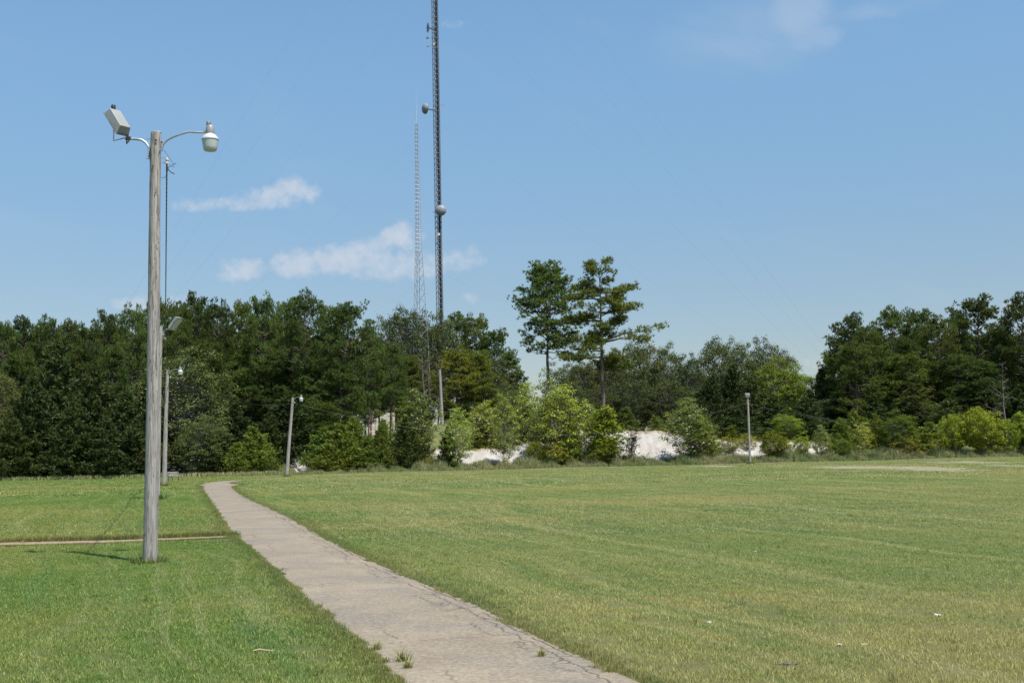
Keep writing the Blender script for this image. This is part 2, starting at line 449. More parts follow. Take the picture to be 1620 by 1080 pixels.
# narrow side walkway
m_walk = simple('sandy_concrete', (.27, .205, .135), .9, 0., .15, 8., .3)
sa = [ground_at(-60, 864.5)[:2], ground_at(0, 861)[:2], ground_at(180, 856.5)[:2], ground_at(362, 849)[:2]]
sl = smooth_line(sa, 60, 3); stn = np.gradient(sl, axis=0); stn /= np.linalg.norm(stn, axis=1)[:, None]; snm = np.stack([-stn[:, 1], stn[:, 0]], 1)
sv = []
for i in range(60):
    hw = .62 - .28 * i / 59
    for sgn in (-1, -.5, 0, .5, 1):
        p = sl[i] + snm[i] * sgn * (hw + .02 * math.sin(i * 1.9 + sgn)); sv.append((p[0], p[1], float(hz(p[0], p[1])) + .012))
gi = np.arange(300).reshape(60, 5)
sf = np.stack([gi[:-1, :-1], gi[:-1, 1:], gi[1:, 1:], gi[1:, :-1]], -1).reshape(-1, 4)
tag(link(bpy.data.objects.new('pavement', mesh_np('pavement', np.array(sv), [sf], m_walk))), 'narrow sandy concrete walkway meeting the path', None, None, 'structure')
def seg_dist(px, py, line):
    a = line[:-1]; bb = line[1:]; out = np.full(len(px), 1e9); side = np.zeros(len(px))
    for p0, p1 in zip(a[::1], bb[::1]):
        e = p1 - p0; L2 = e @ e
        if L2 < 1e-9: continue
        t = np.clip(((px - p0[0]) * e[0] + (py - p0[1]) * e[1]) / L2, 0, 1)
        d = np.hypot(px - p0[0] - t * e[0], py - p0[1] - t * e[1])
        out = np.minimum(out, d)
    return out
cl_c = cl[::5]; sl_c = sl[::6]
def path_dist(x, y):
    """distance from the centre line, corrected so that the local edge always lies at PW"""
    best = np.full(len(x), 1e9); hw = np.full(len(x), PW)
    for i in range(0, 700, 2):
        ddx = x - cl[i][0]; ddy = y - cl[i][1]; d = np.hypot(ddx, ddy); m = d < best
        side = ddx * nm[i][0] + ddy * nm[i][1]
        hw = np.where(m, np.where(side > 0, hwL[i], hwR[i]), hw); best = np.where(m, d, best)
    return best - hw + PW

# ------------------------------------------------------------------ grass blades
def blade_mat(name, tint, bright=1.0, tall=False):
    m, nt, b = mat(name)
    geo = nt.new('ShaderNodeNewGeometry')
    g, _ = grass_colour(nt, geo.outputs['Position'])
    r = geo.outputs['Random Per Island']
    g = nt.mix(nt.step(r, .62, 1., 0., .5), g, tint)
    g = nt.mix(nt.step(r, .35, 0., 0., .3), g, (.045, .10, .02))
    g = nt.mix(1., g, (bright, bright, bright * .88, 1), 'MULTIPLY')
    nt.set(b.inputs['Base Color'], g); b.inputs['Roughness'].default_value = .6
    b.inputs['Specular IOR Level'].default_value = .25
    tr = nt.new('ShaderNodeBsdfTranslucent'); nt.set(tr.inputs[0], g)
    mx = nt.new('ShaderNodeMixShader'); mx.inputs[0].default_value = .42
    out = [n for n in nt.n if n.type == 'OUTPUT_MATERIAL'][0]
    nt.l.new(b.outputs[0], mx.inputs[1]); nt.l.new(tr.outputs[0], mx.inputs[2]); nt.l.new(mx.outputs[0], out.inputs[0])
    return m
m_blade = blade_mat('lawn_blade', (.38, .36, .16), 2.05)
def blades(seed, n, size, h0, h1, w, lean=.6, round_=True):
    r = np.random.default_rng(seed)
    if round_:
        a = r.uniform(0, 2 * np.pi, n); rad = size * np.sqrt(r.uniform(0, 1, n))
        bx, by = rad * np.cos(a), rad * np.sin(a)
    else:
        bx, by = r.uniform(-size, size, n), r.uniform(-size, size, n)
    h = r.uniform(h0, h1, n); az_ = r.uniform(0, 2 * np.pi, n); ln = r.uniform(.1, lean, n) * h
    ww = w * r.uniform(.6, 1.3, n)
    px, py = -np.sin(az_) * ww / 2, np.cos(az_) * ww / 2
    jit = r.uniform(-.7, .7, n); c_, s_ = np.cos(jit), np.sin(jit)
    px, py = px * c_ - py * s_, px * s_ + py * c_
    dx_, dy_ = np.cos(az_) * ln, np.sin(az_) * ln
    z0 = np.full(n, -.01)
    V = np.stack([np.stack([bx - px, by - py, z0], 1), np.stack([bx + px, by + py, z0], 1),
                  np.stack([bx + px * .7 + dx_ * .45, by + py * .7 + dy_ * .45, h * .6], 1), np.stack([bx - px * .7 + dx_ * .45, by - py * .7 + dy_ * .45, h * .6], 1),
                  np.stack([bx + dx_, by + dy_, h], 1)], 1).reshape(-1, 3)
    k = np.arange(n)[:, None] * 5
    return V, [np.hstack([k, k + 1, k + 2, k + 3]), np.hstack([k + 3, k + 2, k + 4])]
def scatter(name, pts, patches, label, smin=.8, smax=1.25, scales=None):
    """one stuff object: geometry nodes put a clump mesh on every point"""
    me = bpy.data.meshes.new(name)
    me.vertices.add(len(pts)); me.vertices.foreach_set('co', np.asarray(pts, np.float32).ravel())
    if scales is not None:
        a = me.attributes.new('sz', 'FLOAT', 'POINT'); a.data.foreach_set('value', np.asarray(scales, np.float32))
    o = bpy.data.objects.new(name, me); link(o); tag(o, label, None, None, 'stuff')
    coll = bpy.data.collections.new(name + '_clumps')
    for i, (V, Fc, mt_) in enumerate(patches):
        coll.objects.link(bpy.data.objects.new('clump', mesh_np('clump', V, Fc, mt_)))
    gn = bpy.data.node_groups.new(name + '_nodes', 'GeometryNodeTree')
    gn.interface.new_socket('Geometry', in_out='INPUT', socket_type='NodeSocketGeometry')
    gn.interface.new_socket('Geometry', in_out='OUTPUT', socket_type='NodeSocketGeometry')
    N = gn.nodes; L = gn.links
    gi_ = N.new('NodeGroupInput'); go = N.new('NodeGroupOutput')
    ci = N.new('GeometryNodeCollectionInfo'); ci.inputs[0].default_value = coll
    ci.inputs['Separate Children'].default_value = True; ci.inputs['Reset Children'].default_value = True
    ip = N.new('GeometryNodeInstanceOnPoints'); ip.inputs['Pick Instance'].default_value = True
    ri = N.new('FunctionNodeRandomValue'); ri.data_type = 'INT'
    ri.inputs[4].default_value = 0; ri.inputs[5].default_value = len(patches) - 1
    rr = N.new('FunctionNodeRandomValue'); rr.data_type = 'FLOAT_VECTOR'
    rr.inputs[0].default_value = (0, 0, 0); rr.inputs[1].default_value = (0, 0, 6.283); rr.inputs['Seed'].default_value = 3
    rs = N.new('FunctionNodeRandomValue'); rs.data_type = 'FLOAT'
    rs.inputs[2].default_value = smin; rs.inputs[3].default_value = smax; rs.inputs['Seed'].default_value = 5
    L.new(gi_.outputs[0], ip.inputs['Points']); L.new(ci.outputs[0], ip.inputs['Instance'])
    L.new(ri.outputs[2], ip.inputs['Instance Index']); L.new(rr.outputs[0], ip.inputs['Rotation'])
    if scales is not None:
        na = N.new('GeometryNodeInputNamedAttribute'); na.data_type = 'FLOAT'; na.inputs[0].default_value = 'sz'
        mu = N.new('ShaderNodeMath'); mu.operation = 'MULTIPLY'
        L.new(na.outputs[0], mu.inputs[0]); L.new(rs.outputs[1], mu.inputs[1]); L.new(mu.outputs[0], ip.inputs['Scale'])
    else: L.new(rs.outputs[1], ip.inputs['Scale'])
    L.new(ip.outputs[0], go.inputs[0])
    md = o.modifiers.new('scatter', 'NODES'); md.node_group = gn
    return o
def wedge(y0, y1, cell, half=.56, pad=1.5, seed=0):
    r = np.random.default_rng(seed)
    w = half * y1 + pad
    n = int((2 * w) * (y1 - y0) / cell ** 2)
    x = r.uniform(-w, w, n); y = r.uniform(y0, y1, n)
    k = np.abs(x) < half * y + pad
    return x[k], y[k]
def on_ground(x, y): return np.stack([x, y, hz(x, y)], 1)
# close lawn
x, y = wedge(7.0, 27, .155, seed=1)
dp = path_dist(x, y); dw = seg_dist(x, y, sl_c)
edge_n = .05 * np.sin(x * 3.1 + y * 4.7) + .04 * np.sin(y * 9.3)
k = (dp > PW + .12 + edge_n * .5) & (dw > .55 + edge_n)
scatter('lawn_grass', on_ground(x[k], y[k]), [(*blades(s, 80, .17, .012, .036, .0055, 1.7), m_blade) for s in range(4)], 'short mown grass close to the path', .8, 1.3)
x, y = wedge(27, 62, .33, seed=2)
dp = path_dist(x, y); dw = seg_dist(x, y, sl_c)
k = (dp > PW + .2) & (dw > .75)
scatter('field_grass', on_ground(x[k], y[k]), [(*blades(10 + s, 75, .36, .014, .038, .012, 1.6), m_blade) for s in range(3)], 'short mown grass across the middle of the field', .8, 1.3)
x, y = wedge(62, 126, .95, seed=3)
dp = path_dist(x, y)
bare_ = np.full(len(x), -9.)
for (px, py, rx, ry, a) in SANDS:
    X, Y, _ = ground_at(px, py); X2 = ground_at(px + rx, py)[0]; Y2 = ground_at(px, py - ry)[1]
    bare_ = np.maximum(bare_, a * (1 - ((x - X) / abs(X2 - X)) ** 2 - ((y - Y) / max(abs(Y2 - Y), 1.5)) ** 2))
k = ((dp > PW + np.where(y < 92, .45, 0.)) | ((y > 95) & (x < -7)) | ((y > 95) & (np.random.default_rng(4).random(len(x)) < .5))) & (bare_ < np.random.default_rng(9).uniform(-.5, .9, len(x)))
scatter('far_grass', on_ground(x[k], y[k]), [(*blades(15 + s, 80, 1.05, .018, .045, .035, 1.4), m_blade) for s in range(3)], 'short mown grass on the far part of the field', .8, 1.3)
# longer fringe along path and walkway edges
m_fringe = blade_mat('fringe_blade', (.46, .39, .19), 1.5)
px_, py_, sc_ = [], [], []
rf = np.random.default_rng(11)
for i in range(0, 560):
    if cl[i][1] < 5 or cl[i][1] > 85: continue
    for side in (-1, 1):
        nk = 52 if cl[i][1] < 22 else 30 if cl[i][1] < 36 else 9
        for _ in range(nk):
            tt = (dl[i] + 50 * side); bay = max(0, .06 * math.sin(tt * 2.1) + .05 * math.sin(tt * 5.7 + 1) + .04 * math.sin(tt * 13.1) + .02 * math.sin(tt * 31.))
            o_ = (hwL[i] if side > 0 else hwR[i]) + rf.exponential(.12) - .03 - bay * rf.uniform(.3, 1)
            t_ = rf.uniform(0, .28)
            p = cl[i] + nm[i] * side * o_ + tn[i] * t_
            px_.append(p[0]); py_.append(p[1]); sc_.append(rf.uniform(.3, .8) * (1 if cl[i][1] < 30 else 1.2))
for i in range(0, 59):
    for side in (-1, 1):
        for _ in range(26):
            p = sl[i] + snm[i] * side * (.62 - .28 * i / 59 + rf.uniform(-.03, .14)) + stn[i] * rf.uniform(0, .4)
            px_.append(p[0]); py_.append(p[1]); sc_.append(rf.uniform(1., 1.9) if side > 0 else rf.uniform(.3, .6))
for (bx_, by_, bd_, br_) in ((237, 888, 22.7, .13), (247.5, 788, 56., .15), (259.5, 768, 78., .16), (453.5, 752, 112., .17), (1187, 732.5, 122., .16)):
    X0 = P(bx_, by_, bd_).x
    for _ in range(90):
        a_ = rf.uniform(0, 6.28); r_ = br_ + rf.uniform(.0, .16); px_.append(X0 + r_ * math.cos(a_)); py_.append(bd_ + r_ * math.sin(a_)); sc_.append(rf.uniform(.7, 1.9) * (1 if bd_ < 30 else 2.))
px_, py_, sc_ = map(np.array, (px_, py_, sc_))
scatter('edge_grass', on_ground(px_, py_), [(*blades(20 + s, 22, .06, .03, .085, .006, .8), m_fringe) for s in range(4)], 'longer dry grass fringe along the path edges', .8, 1.2, sc_)
# tufts scattered in the lawn
x, y = wedge(8, 40, .9, seed=5)
dp = path_dist(x, y); k = dp > PW + .15
scatter('grass_tufts', on_ground(x[k], y[k]), [(*blades(40 + s, 26, .07, .04, .09, .006, 1.), m_fringe) for s in range(3)], 'small taller tufts standing in the mown grass', .5, 1.2)
# seeding tall grass at the far side of the field
m_tall, nt, b = mat('tall_grass_blade')
geo = nt.new('ShaderNodeNewGeometry'); r = geo.outputs['Random Per Island']; pn = nt.noise(geo.outputs['Position'], .22, 4.)
g = nt.mix(nt.step(pn, .35, .65), (.14, .20, .05), (.29, .27, .11))
g = nt.mix(nt.step(r, .6, 1., 0., .8), g, (.46, .38, .20)); g = nt.mix(nt.step(r, .3, 0., 0., .6), g, (.08, .13, .03))
nt.set(b.inputs['Base Color'], g); b.inputs['Roughness'].default_value = .7
rt = np.random.default_rng(13)
def tall_pts(n, x0, x1, y0, y1, cond=None):
    x = rt.uniform(x0, x1, n); y = rt.uniform(y0, y1, n)
    return x, y
x1, y1 = tall_pts(5200, -18, 62, 127.5, 133.5)
x2, y2 = tall_pts(700, -32, -18, 124, 132)
x3, y3 = tall_pts(900, 62, 90, 127, 134)
xx = np.concatenate([x1, x2, x3]); yy = np.concatenate([y1, y2, y3])
ph = .75 + .35 * np.sin(xx * .9) * np.sin(xx * .23 + 1) + .3 * np.sin(xx * 2.7 + yy)
fall = np.interp(xx, [-32, -20, -12, 4, 20, 34, 62, 90], [.8, .75, .78, .82, .85, .85, .85, .7])
szz = np.clip(ph, .35, 1.3) * fall * np.clip((yy - 126.5) / 3., .45, 1.)
scatter('tall_grass', on_ground(xx, yy), [(*blades(60 + s, 60, .42, .55, 1.35, .035, .45), m_tall) for s in range(5)], 'unmown tan and green tall grass along the sandy bank', .8, 1.2, szz)
# rough grass on the hill
x = rt.uniform(-26, 60, 5200); y = rt.uniform(138.5, 214, 5200)
kk = ~((x > -40) & (x < -8) & (y > 150)) | (rt.random(5200) < .15)
scatter('hill_grass', on_ground(x[kk], y[kk]), [(*blades(80 + s, 50, .6, .12, .32, .05, .8), m_tall) for s in range(3)], 'rough grass covering the rise behind the bank', .6, 1.3)
# patchy growth low on the wood edge to the left
x = rt.uniform(-75, -24, 1500); y = rt.uniform(124.5, 129, 1500)
scatter('wood_edge_weeds', on_ground(x, y), [(*blades(90 + s, 40, .35, .1, .5, .04, .8), m_tall) for s in range(3)], 'ragged weeds at the foot of the woodland edge', .5, 1.2)

# ------------------------------------------------------------------ sand bank
m_sand, nt, b = mat('white_sand')
pos = nt.new('ShaderNodeNewGeometry').outputs['Position']
nrm = nt.new('ShaderNodeNewGeometry').outputs['Normal']
n1 = nt.noise(pos, .8, 6., .65); n2 = nt.noise(nt.v('MULTIPLY', pos, (1., 1., .35)), 2.6, 6., .7); n4 = nt.noise(pos, 12., 5., .7)
c = nt.mix(nt.step(n1, .35, .65), (.36, .33, .29), (.47, .445, .405))
c = nt.mix(nt.m('MULTIPLY', nt.step(n2, .56, .74), .5), c, (.27, .225, .18))
at_ = nt.new('ShaderNodeAttribute', attribute_name='rise'); rz_ = nt.sep(at_.outputs['Vector'])[0]
topm = nt.step(nt.m('ADD', rz_, nt.m('MULTIPLY', nt.m('SUBTRACT', n2, .5), .22)), .92, 1.0)
c = nt.mix(topm, c, nt.mix(nt.step(n4, .4, .6), (.20, .12, .07), (.22, .18, .10)))
nt.set(b.inputs['Base Color'], c); b.inputs['Roughness'].default_value = .95
nt.set(b.inputs['Normal'], nt.bump(nt.m('ADD', n2, nt.m('MULTIPLY', n4, .4)), .7, .12))
from mathutils import noise as mn
def bank(name, x0, x1, label, topf):
    nxs = int((x1 - x0) / .22); nys = 26; V = []; at = []
    for i in range(nxs + 1):
        X = x0 + (x1 - x0) * i / nxs
        e = min(i, nxs - i) * .22
        taper = min(1, e / 2.5)
        ht = topf(X) * (.35 + .65 * taper) * (1 + .07 * mn.noise(Vector((X * .45, 3, 1))) + .04 * mn.noise(Vector((X * 1.9, 8, 1))))
        for j in range(nys + 1):
            t = j / nys
            s = t ** 1.25
            gul = mn.noise(Vector((X * .55, t * 1.2, 5))) * .35 + mn.noise(Vector((X * 1.9, t * 2.2, 9))) * .2 + abs(mn.noise(Vector((X * 1.3 + .8 * t, t * .6, 2)))) * .3
            Yb = 132.3 + t * 4.6 + gul * (1 - abs(2 * t - 1) ** 2) * 1.2 + .6 * mn.noise(Vector((X * .2, 7, 7)))
            Z = float(hz(X, 128)) - .35 + (ht + .35) * s + mn.noise(Vector((X * 2.3, t * 5, 4))) * .07
            V.append((X, Yb, Z)); at.append((t, 0, 0))
        V.append((X, Yb + .5, Z + .02)); at.append((1, 0, 0)); V.append((X, Yb + 3.0, float(hz(X, Yb + 3)) - .12)); at.append((1.1, 0, 0))
    k_ = nys + 3
    gi = np.arange((nxs + 1) * k_).reshape(nxs + 1, k_)
    Fc = np.stack([gi[:-1, :-1], gi[1:, :-1], gi[1:, 1:], gi[:-1, 1:]], -1).reshape(-1, 4)
    me = mesh_np(name, np.array(V), [Fc], m_sand, True)
    a = me.attributes.new('rise', 'FLOAT_VECTOR', 'POINT'); a.data.foreach_set('vector', np.array(at, np.float32).ravel())
    tag(link(bpy.data.objects.new(name, me)), label, None, None, 'structure')
def X_at(px, d): return float(P(px, 725, d)[0])
tops = np.array([(430, 720), (455, 718), (490, 725), (640, 712), (700, 709), (740, 711), (800, 709), (830, 699), (860, 699), (900, 700), (925, 686), (1000, 681), (1050, 681), (1080, 690), (1120, 696), (1230, 697), (1290, 700), (1330, 712), (1400, 716)], float)
def topz(X):
    px = 810 + X * F / 135; py = np.interp(px, tops[:, 0], tops[:, 1])
    hor = 733 - .022 * (px - 240)
    return max(.3, 1.7 + (hor - py) * 136 / F - float(hz(X, 128)))
bank('sand_bank', X_at(635, 134), X_at(1365, 134), 'eroded white sand bank behind the tall grass', topz)
bank('sand_bank', X_at(425, 134), X_at(500, 134), 'low bare sandy bank by the second barn lamp', topz)

# ------------------------------------------------------------------ foliage materials
def leaf_mat(name, a, bcol, tip, trans=.3, rough=.6, spec=.22):
    m, nt, b = mat(name)
    geo = nt.new('ShaderNodeNewGeometry'); r = geo.outputs['Random Per Island']
    oi = nt.new('ShaderNodeObjectInfo').outputs['Random']
    n = nt.noise(geo.outputs['Position'], .35, 3.)
    g = nt.mix(nt.step(nt.m('ADD', nt.m('MULTIPLY', n, .8), nt.m('MULTIPLY', r, .4)), .35, .85), a, bcol)
    g = nt.mix(nt.step(r, .78, 1., 0., .8), g, tip)
    v = nt.m('ADD', .60, nt.m('MULTIPLY', oi, .62)); hu = nt.m('FRACT', nt.m('MULTIPLY', oi, 17.3))
    g = nt.mix(1., g, nt.comb(nt.m('MULTIPLY', v, nt.m('ADD', .9, nt.m('MULTIPLY', hu, .25))), v, nt.m('MULTIPLY', v, nt.m('SUBTRACT', 1.1, nt.m('MULTIPLY', hu, .25)))), 'MULTIPLY')
    nt.set(b.inputs['Base Color'], g); b.inputs['Roughness'].default_value = rough; b.inputs['Specular IOR Level'].default_value = spec
    tr = nt.new('ShaderNodeBsdfTranslucent'); nt.set(tr.inputs[0], nt.mix(1., g, (1.2, 1.25, .7, 1), 'MULTIPLY'))
    mx = nt.new('ShaderNodeMixShader'); mx.inputs[0].default_value = trans
    out = [q for q in nt.n if q.type == 'OUTPUT_MATERIAL'][0]
    nt.l.new(b.outputs[0], mx.inputs[1]); nt.l.new(tr.outputs[0], mx.inputs[2]); nt.l.new(mx.outputs[0], out.inputs[0])
    return m
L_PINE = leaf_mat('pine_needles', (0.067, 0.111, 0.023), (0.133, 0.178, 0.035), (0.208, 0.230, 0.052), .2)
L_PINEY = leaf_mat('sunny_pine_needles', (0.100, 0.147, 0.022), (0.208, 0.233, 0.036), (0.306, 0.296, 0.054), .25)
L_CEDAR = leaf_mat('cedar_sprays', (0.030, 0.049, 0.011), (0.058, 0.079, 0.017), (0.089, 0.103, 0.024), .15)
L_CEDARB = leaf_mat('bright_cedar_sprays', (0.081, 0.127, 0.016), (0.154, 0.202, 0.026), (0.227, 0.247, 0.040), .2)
L_OAK = leaf_mat('oak_leaves', (0.064, 0.089, 0.021), (0.113, 0.133, 0.037), (0.158, 0.159, 0.048), .2)
L_GREEN = leaf_mat('bright_leaves', (0.123, 0.180, 0.014), (0.222, 0.266, 0.020), (0.329, 0.325, 0.028), .35)
L_POP = leaf_mat('pale_poplar_leaves', (0.169, 0.223, 0.030), (0.276, 0.313, 0.046), (0.445, 0.444, 0.078), .35, .4, .5)
L_YEL = leaf_mat('yellowing_leaves', (0.159, 0.176, 0.014), (0.288, 0.271, 0.029), (0.431, 0.341, 0.036), .35)

def bark(name, a, c2):
    m, nt, b = mat(name)
    co = nt.new('ShaderNodeTexCoord').outputs['Object']
    n = nt.noise(nt.v('MULTIPLY', co, (1., 1., .25)), 7., 5., .65)
    nt.set(b.inputs['Base Color'], nt.mix(nt.step(n, .35, .65), a, c2)); b.inputs['Roughness'].default_value = .9
    nt.set(b.inputs['Normal'], nt.bump(n, .6, .05)); return m
B_PINE = bark('pine_bark', (.07, .05, .04), (.19, .15, .125))
B_OAK = bark('grey_bark', (.10, .09, .075), (.24, .22, .19))
B_DEAD = bark('dead_wood', (.09, .075, .065), (.22, .19, .17))

# ------------------------------------------------------------------ tree builders (numpy)
class Wood:
    def __init__(s): s.V = []; s.Q = []; s.n = 0
    def tube(s, pts, r0, r1, k=5):
        pts = np.asarray(pts, float); m = len(pts)
        d = np.gradient(pts, axis=0); d /= np.linalg.norm(d, axis=1)[:, None] + 1e-9
        up = np.array((.31, .2, .93)) if abs(d[0][2]) < .8 else np.array((.97, .2, .1))
        a = np.cross(d, up); a /= np.linalg.norm(a, axis=1)[:, None] + 1e-9; b_ = np.cross(d, a)
        th = np.arange(k) * 2 * np.pi / k
        rr = np.linspace(r0, r1, m)[:, None, None]
        V = pts[:, None, :] + rr * (a[:, None, :] * np.cos(th)[None, :, None] + b_[:, None, :] * np.sin(th)[None, :, None])
        i = np.arange(m - 1)[:, None] * k; j = np.arange(k)[None, :]
        q = np.stack([i + j, i + (j + 1) % k, i + k + (j + 1) % k, i + k + j], -1).reshape(-1, 4) + s.n
        s.V.append(V.reshape(-1, 3)); s.Q.append(q); s.n += m * k
    def mesh(s, name, mt_): return mesh_np(name, np.concatenate(s.V), [np.concatenate(s.Q)], mt_, True)
def tris(base, dirs, L, W, r, nd=None):
    """narrow blades: base (n,3), dirs (n,3)"""
    n = len(base)
    side = np.cross(dirs, r.normal(size=(n, 3)) if nd is None else nd + r.normal(size=(n, 3)) * .38); side /= np.linalg.norm(side, axis=1)[:, None] + 1e-9
    W = np.broadcast_to(W, (n,))[:, None]; L = np.broadcast_to(L, (n,))[:, None]
    V = np.stack([base - side * W / 2, base + side * W / 2, base + dirs * L], 1).reshape(-1, 3)
    return V, np.arange(n * 3).reshape(n, 3)
def unit(v): return v / (np.linalg.norm(v, axis=-1, keepdims=True) + 1e-9)
def crown_pts(r, n):
    v = unit(r.normal(size=(n, 3))); return v
def leaves(cen, R, n, size, r, flat=.82, shell=.3):
    """quads on a dome shaped clump"""
    d = crown_pts(r, n); d[:, 2] = np.where(d[:, 2] < -.6, -d[:, 2] * .5, d[:, 2])
    rad = R * (shell + (1 - shell) * r.random(n) ** .6)[:, None] * (1 + .18 * r.normal(size=(n, 1)))
    p = cen + d * rad * np.array((1, 1, flat))
    nrm_ = unit(d + np.array((0, 0, .6)) + r.normal(size=(n, 3)) * .6)
    a = unit(np.cross(nrm_, r.normal(size=(n, 3)))); b_ = np.cross(nrm_, a)
    s_ = size * r.uniform(.6, 1.2, n)[:, None]
    V = np.stack([p - a * s_ * .5, p - b_ * s_ * .38, p + a * s_ * .5, p + b_ * s_ * .38], 1).reshape(-1, 3)
    return V
def pack_quads(Vs):
    V = np.concatenate(Vs); return V, np.arange(len(V)).reshape(-1, 4)

def gen_pine(seed, H=20., R=4., cb=.35, nb=58, ncl=3.4, tuft=12, nd=8, clR=.75, lean=0., shape='dome', nl=.42, gaps=0.):
    r = np.random.default_rng(seed); w = Wood()
    zt = np.linspace(0, H * .97, 9); bend = np.cumsum(r.normal(0, .12, (9, 2)), axis=0) * (H / 20)
    trunk = np.stack([bend[:, 0] * .6 + lean * zt / H, bend[:, 1] * .6, zt], 1)
    w.tube(trunk, .012 * H + .05, .03, 8)
    def tp(z): return np.array([np.interp(z, zt, trunk[:, 0]), np.interp(z, zt, trunk[:, 1]), z])
    B, D, ND = [], [], []
    def clump(c, out, rad):
        m = max(3, int(tuft * r.uniform(.7, 1.3)))
        off = crown_pts(r, m); off[:, 2] = np.abs(off[:, 2] + .25) - .2; off = off * np.array((1, 1, .62)) * rad * (.55 + .45 * r.random((m, 1)))
        tc = c + off
        base = np.repeat(tc, nd, 0)
        d = unit(r.normal(size=(m * nd, 3)) * .62 + np.array((0, 0, .5)) + out * .25 + np.repeat(unit(off), nd, 0) * .7)
        B.append(base); D.append(d); ND.append(unit(np.repeat(unit(off * np.array((1, 1, 2.4))), nd, 0) * .7 + out * .35 + np.array((0, 0, .75))))
    for i in range(nb):
        t = (i + r.random()) / nb
        z = H * (cb + (1 - cb) * t ** .92 * .985)
        if shape == 'dome': prof = (np.sqrt(max(0, 1 - (t * 1.0) ** 2.6)) * (.62 + .55 * min(1, t * 2.4)))
        elif shape == 'cone': prof = (1 - t) ** .75 * 1.05 + .08
        else: prof = .35 + .75 * math.sin(math.pi * min(1, .18 + .8 * t)) * (1 - .3 * t)
        L = R * prof * r.uniform(.62, 1.18) + .35
        a = i * 2.39996 + r.normal() * .5
        if gaps and r.random() < gaps: continue
        el_ = R_((-8 if shape != 'egg' or H < 24 else 6) + 50 * t ** 1.3 + r.normal() * 9)
        dh = np.array((math.cos(a), math.sin(a), 0))
        p0 = tp(z); ss = np.linspace(0, 1, 5)
        pts = p0 + dh * (ss * L * math.cos(el_))[:, None] + np.array((0, 0, 1)) * (ss * L * math.sin(el_) + (ss ** 2.2) * L * .18)[:, None]
        pts[1:] += r.normal(size=(4, 3)) * .05 * L
        w.tube(pts, .018 * L + .02, .012, 4)
        m = max(2, int(ncl * (.5 + L / R * .9)))
        for k in range(m):
            s_ = 1 - .62 * (k / m) ** 1.1 * (1 if L > 1 else .5)
            c0 = np.array([np.interp(s_, ss, pts[:, j]) for j in range(3)])
            sd = np.array((-dh[1], dh[0], 0)) * r.choice((-1, 1)) * (0 if k == 0 else r.uniform(.25, .5)) * L * (1.15 - s_ * .7)
            c1 = c0 + sd + dh * r.uniform(0, .3) + np.array((0, 0, r.uniform(.05, .3)))
            if k: w.tube([c0, (c0 + c1) / 2 + np.array((0, 0, -.05)), c1], .022, .008, 3)
            clump(c1, dh, clR * r.uniform(.75, 1.25))
    for k in range(4): clump(tp(H * .975) + np.array((r.normal() * .3, r.normal() * .3, .1 * k)), np.array((0, 0, 1.)), clR * .8)
    # dead stubs under the crown
    for k in range(7):
        z = H * r.uniform(cb * .55, cb); a = r.uniform(0, 6.28); L = r.uniform(.5, 1.6)
        p = tp(z); w.tube([p, p + np.array((math.cos(a) * L, math.sin(a) * L, -.1 * L))], .03, .01, 3)
    B = np.concatenate(B); D = np.concatenate(D)
    V, T = tris(B, D, r.uniform(.7, 1.15, len(B)) * nl, nl * .18, r, np.concatenate(ND))
    return w, V, T, H
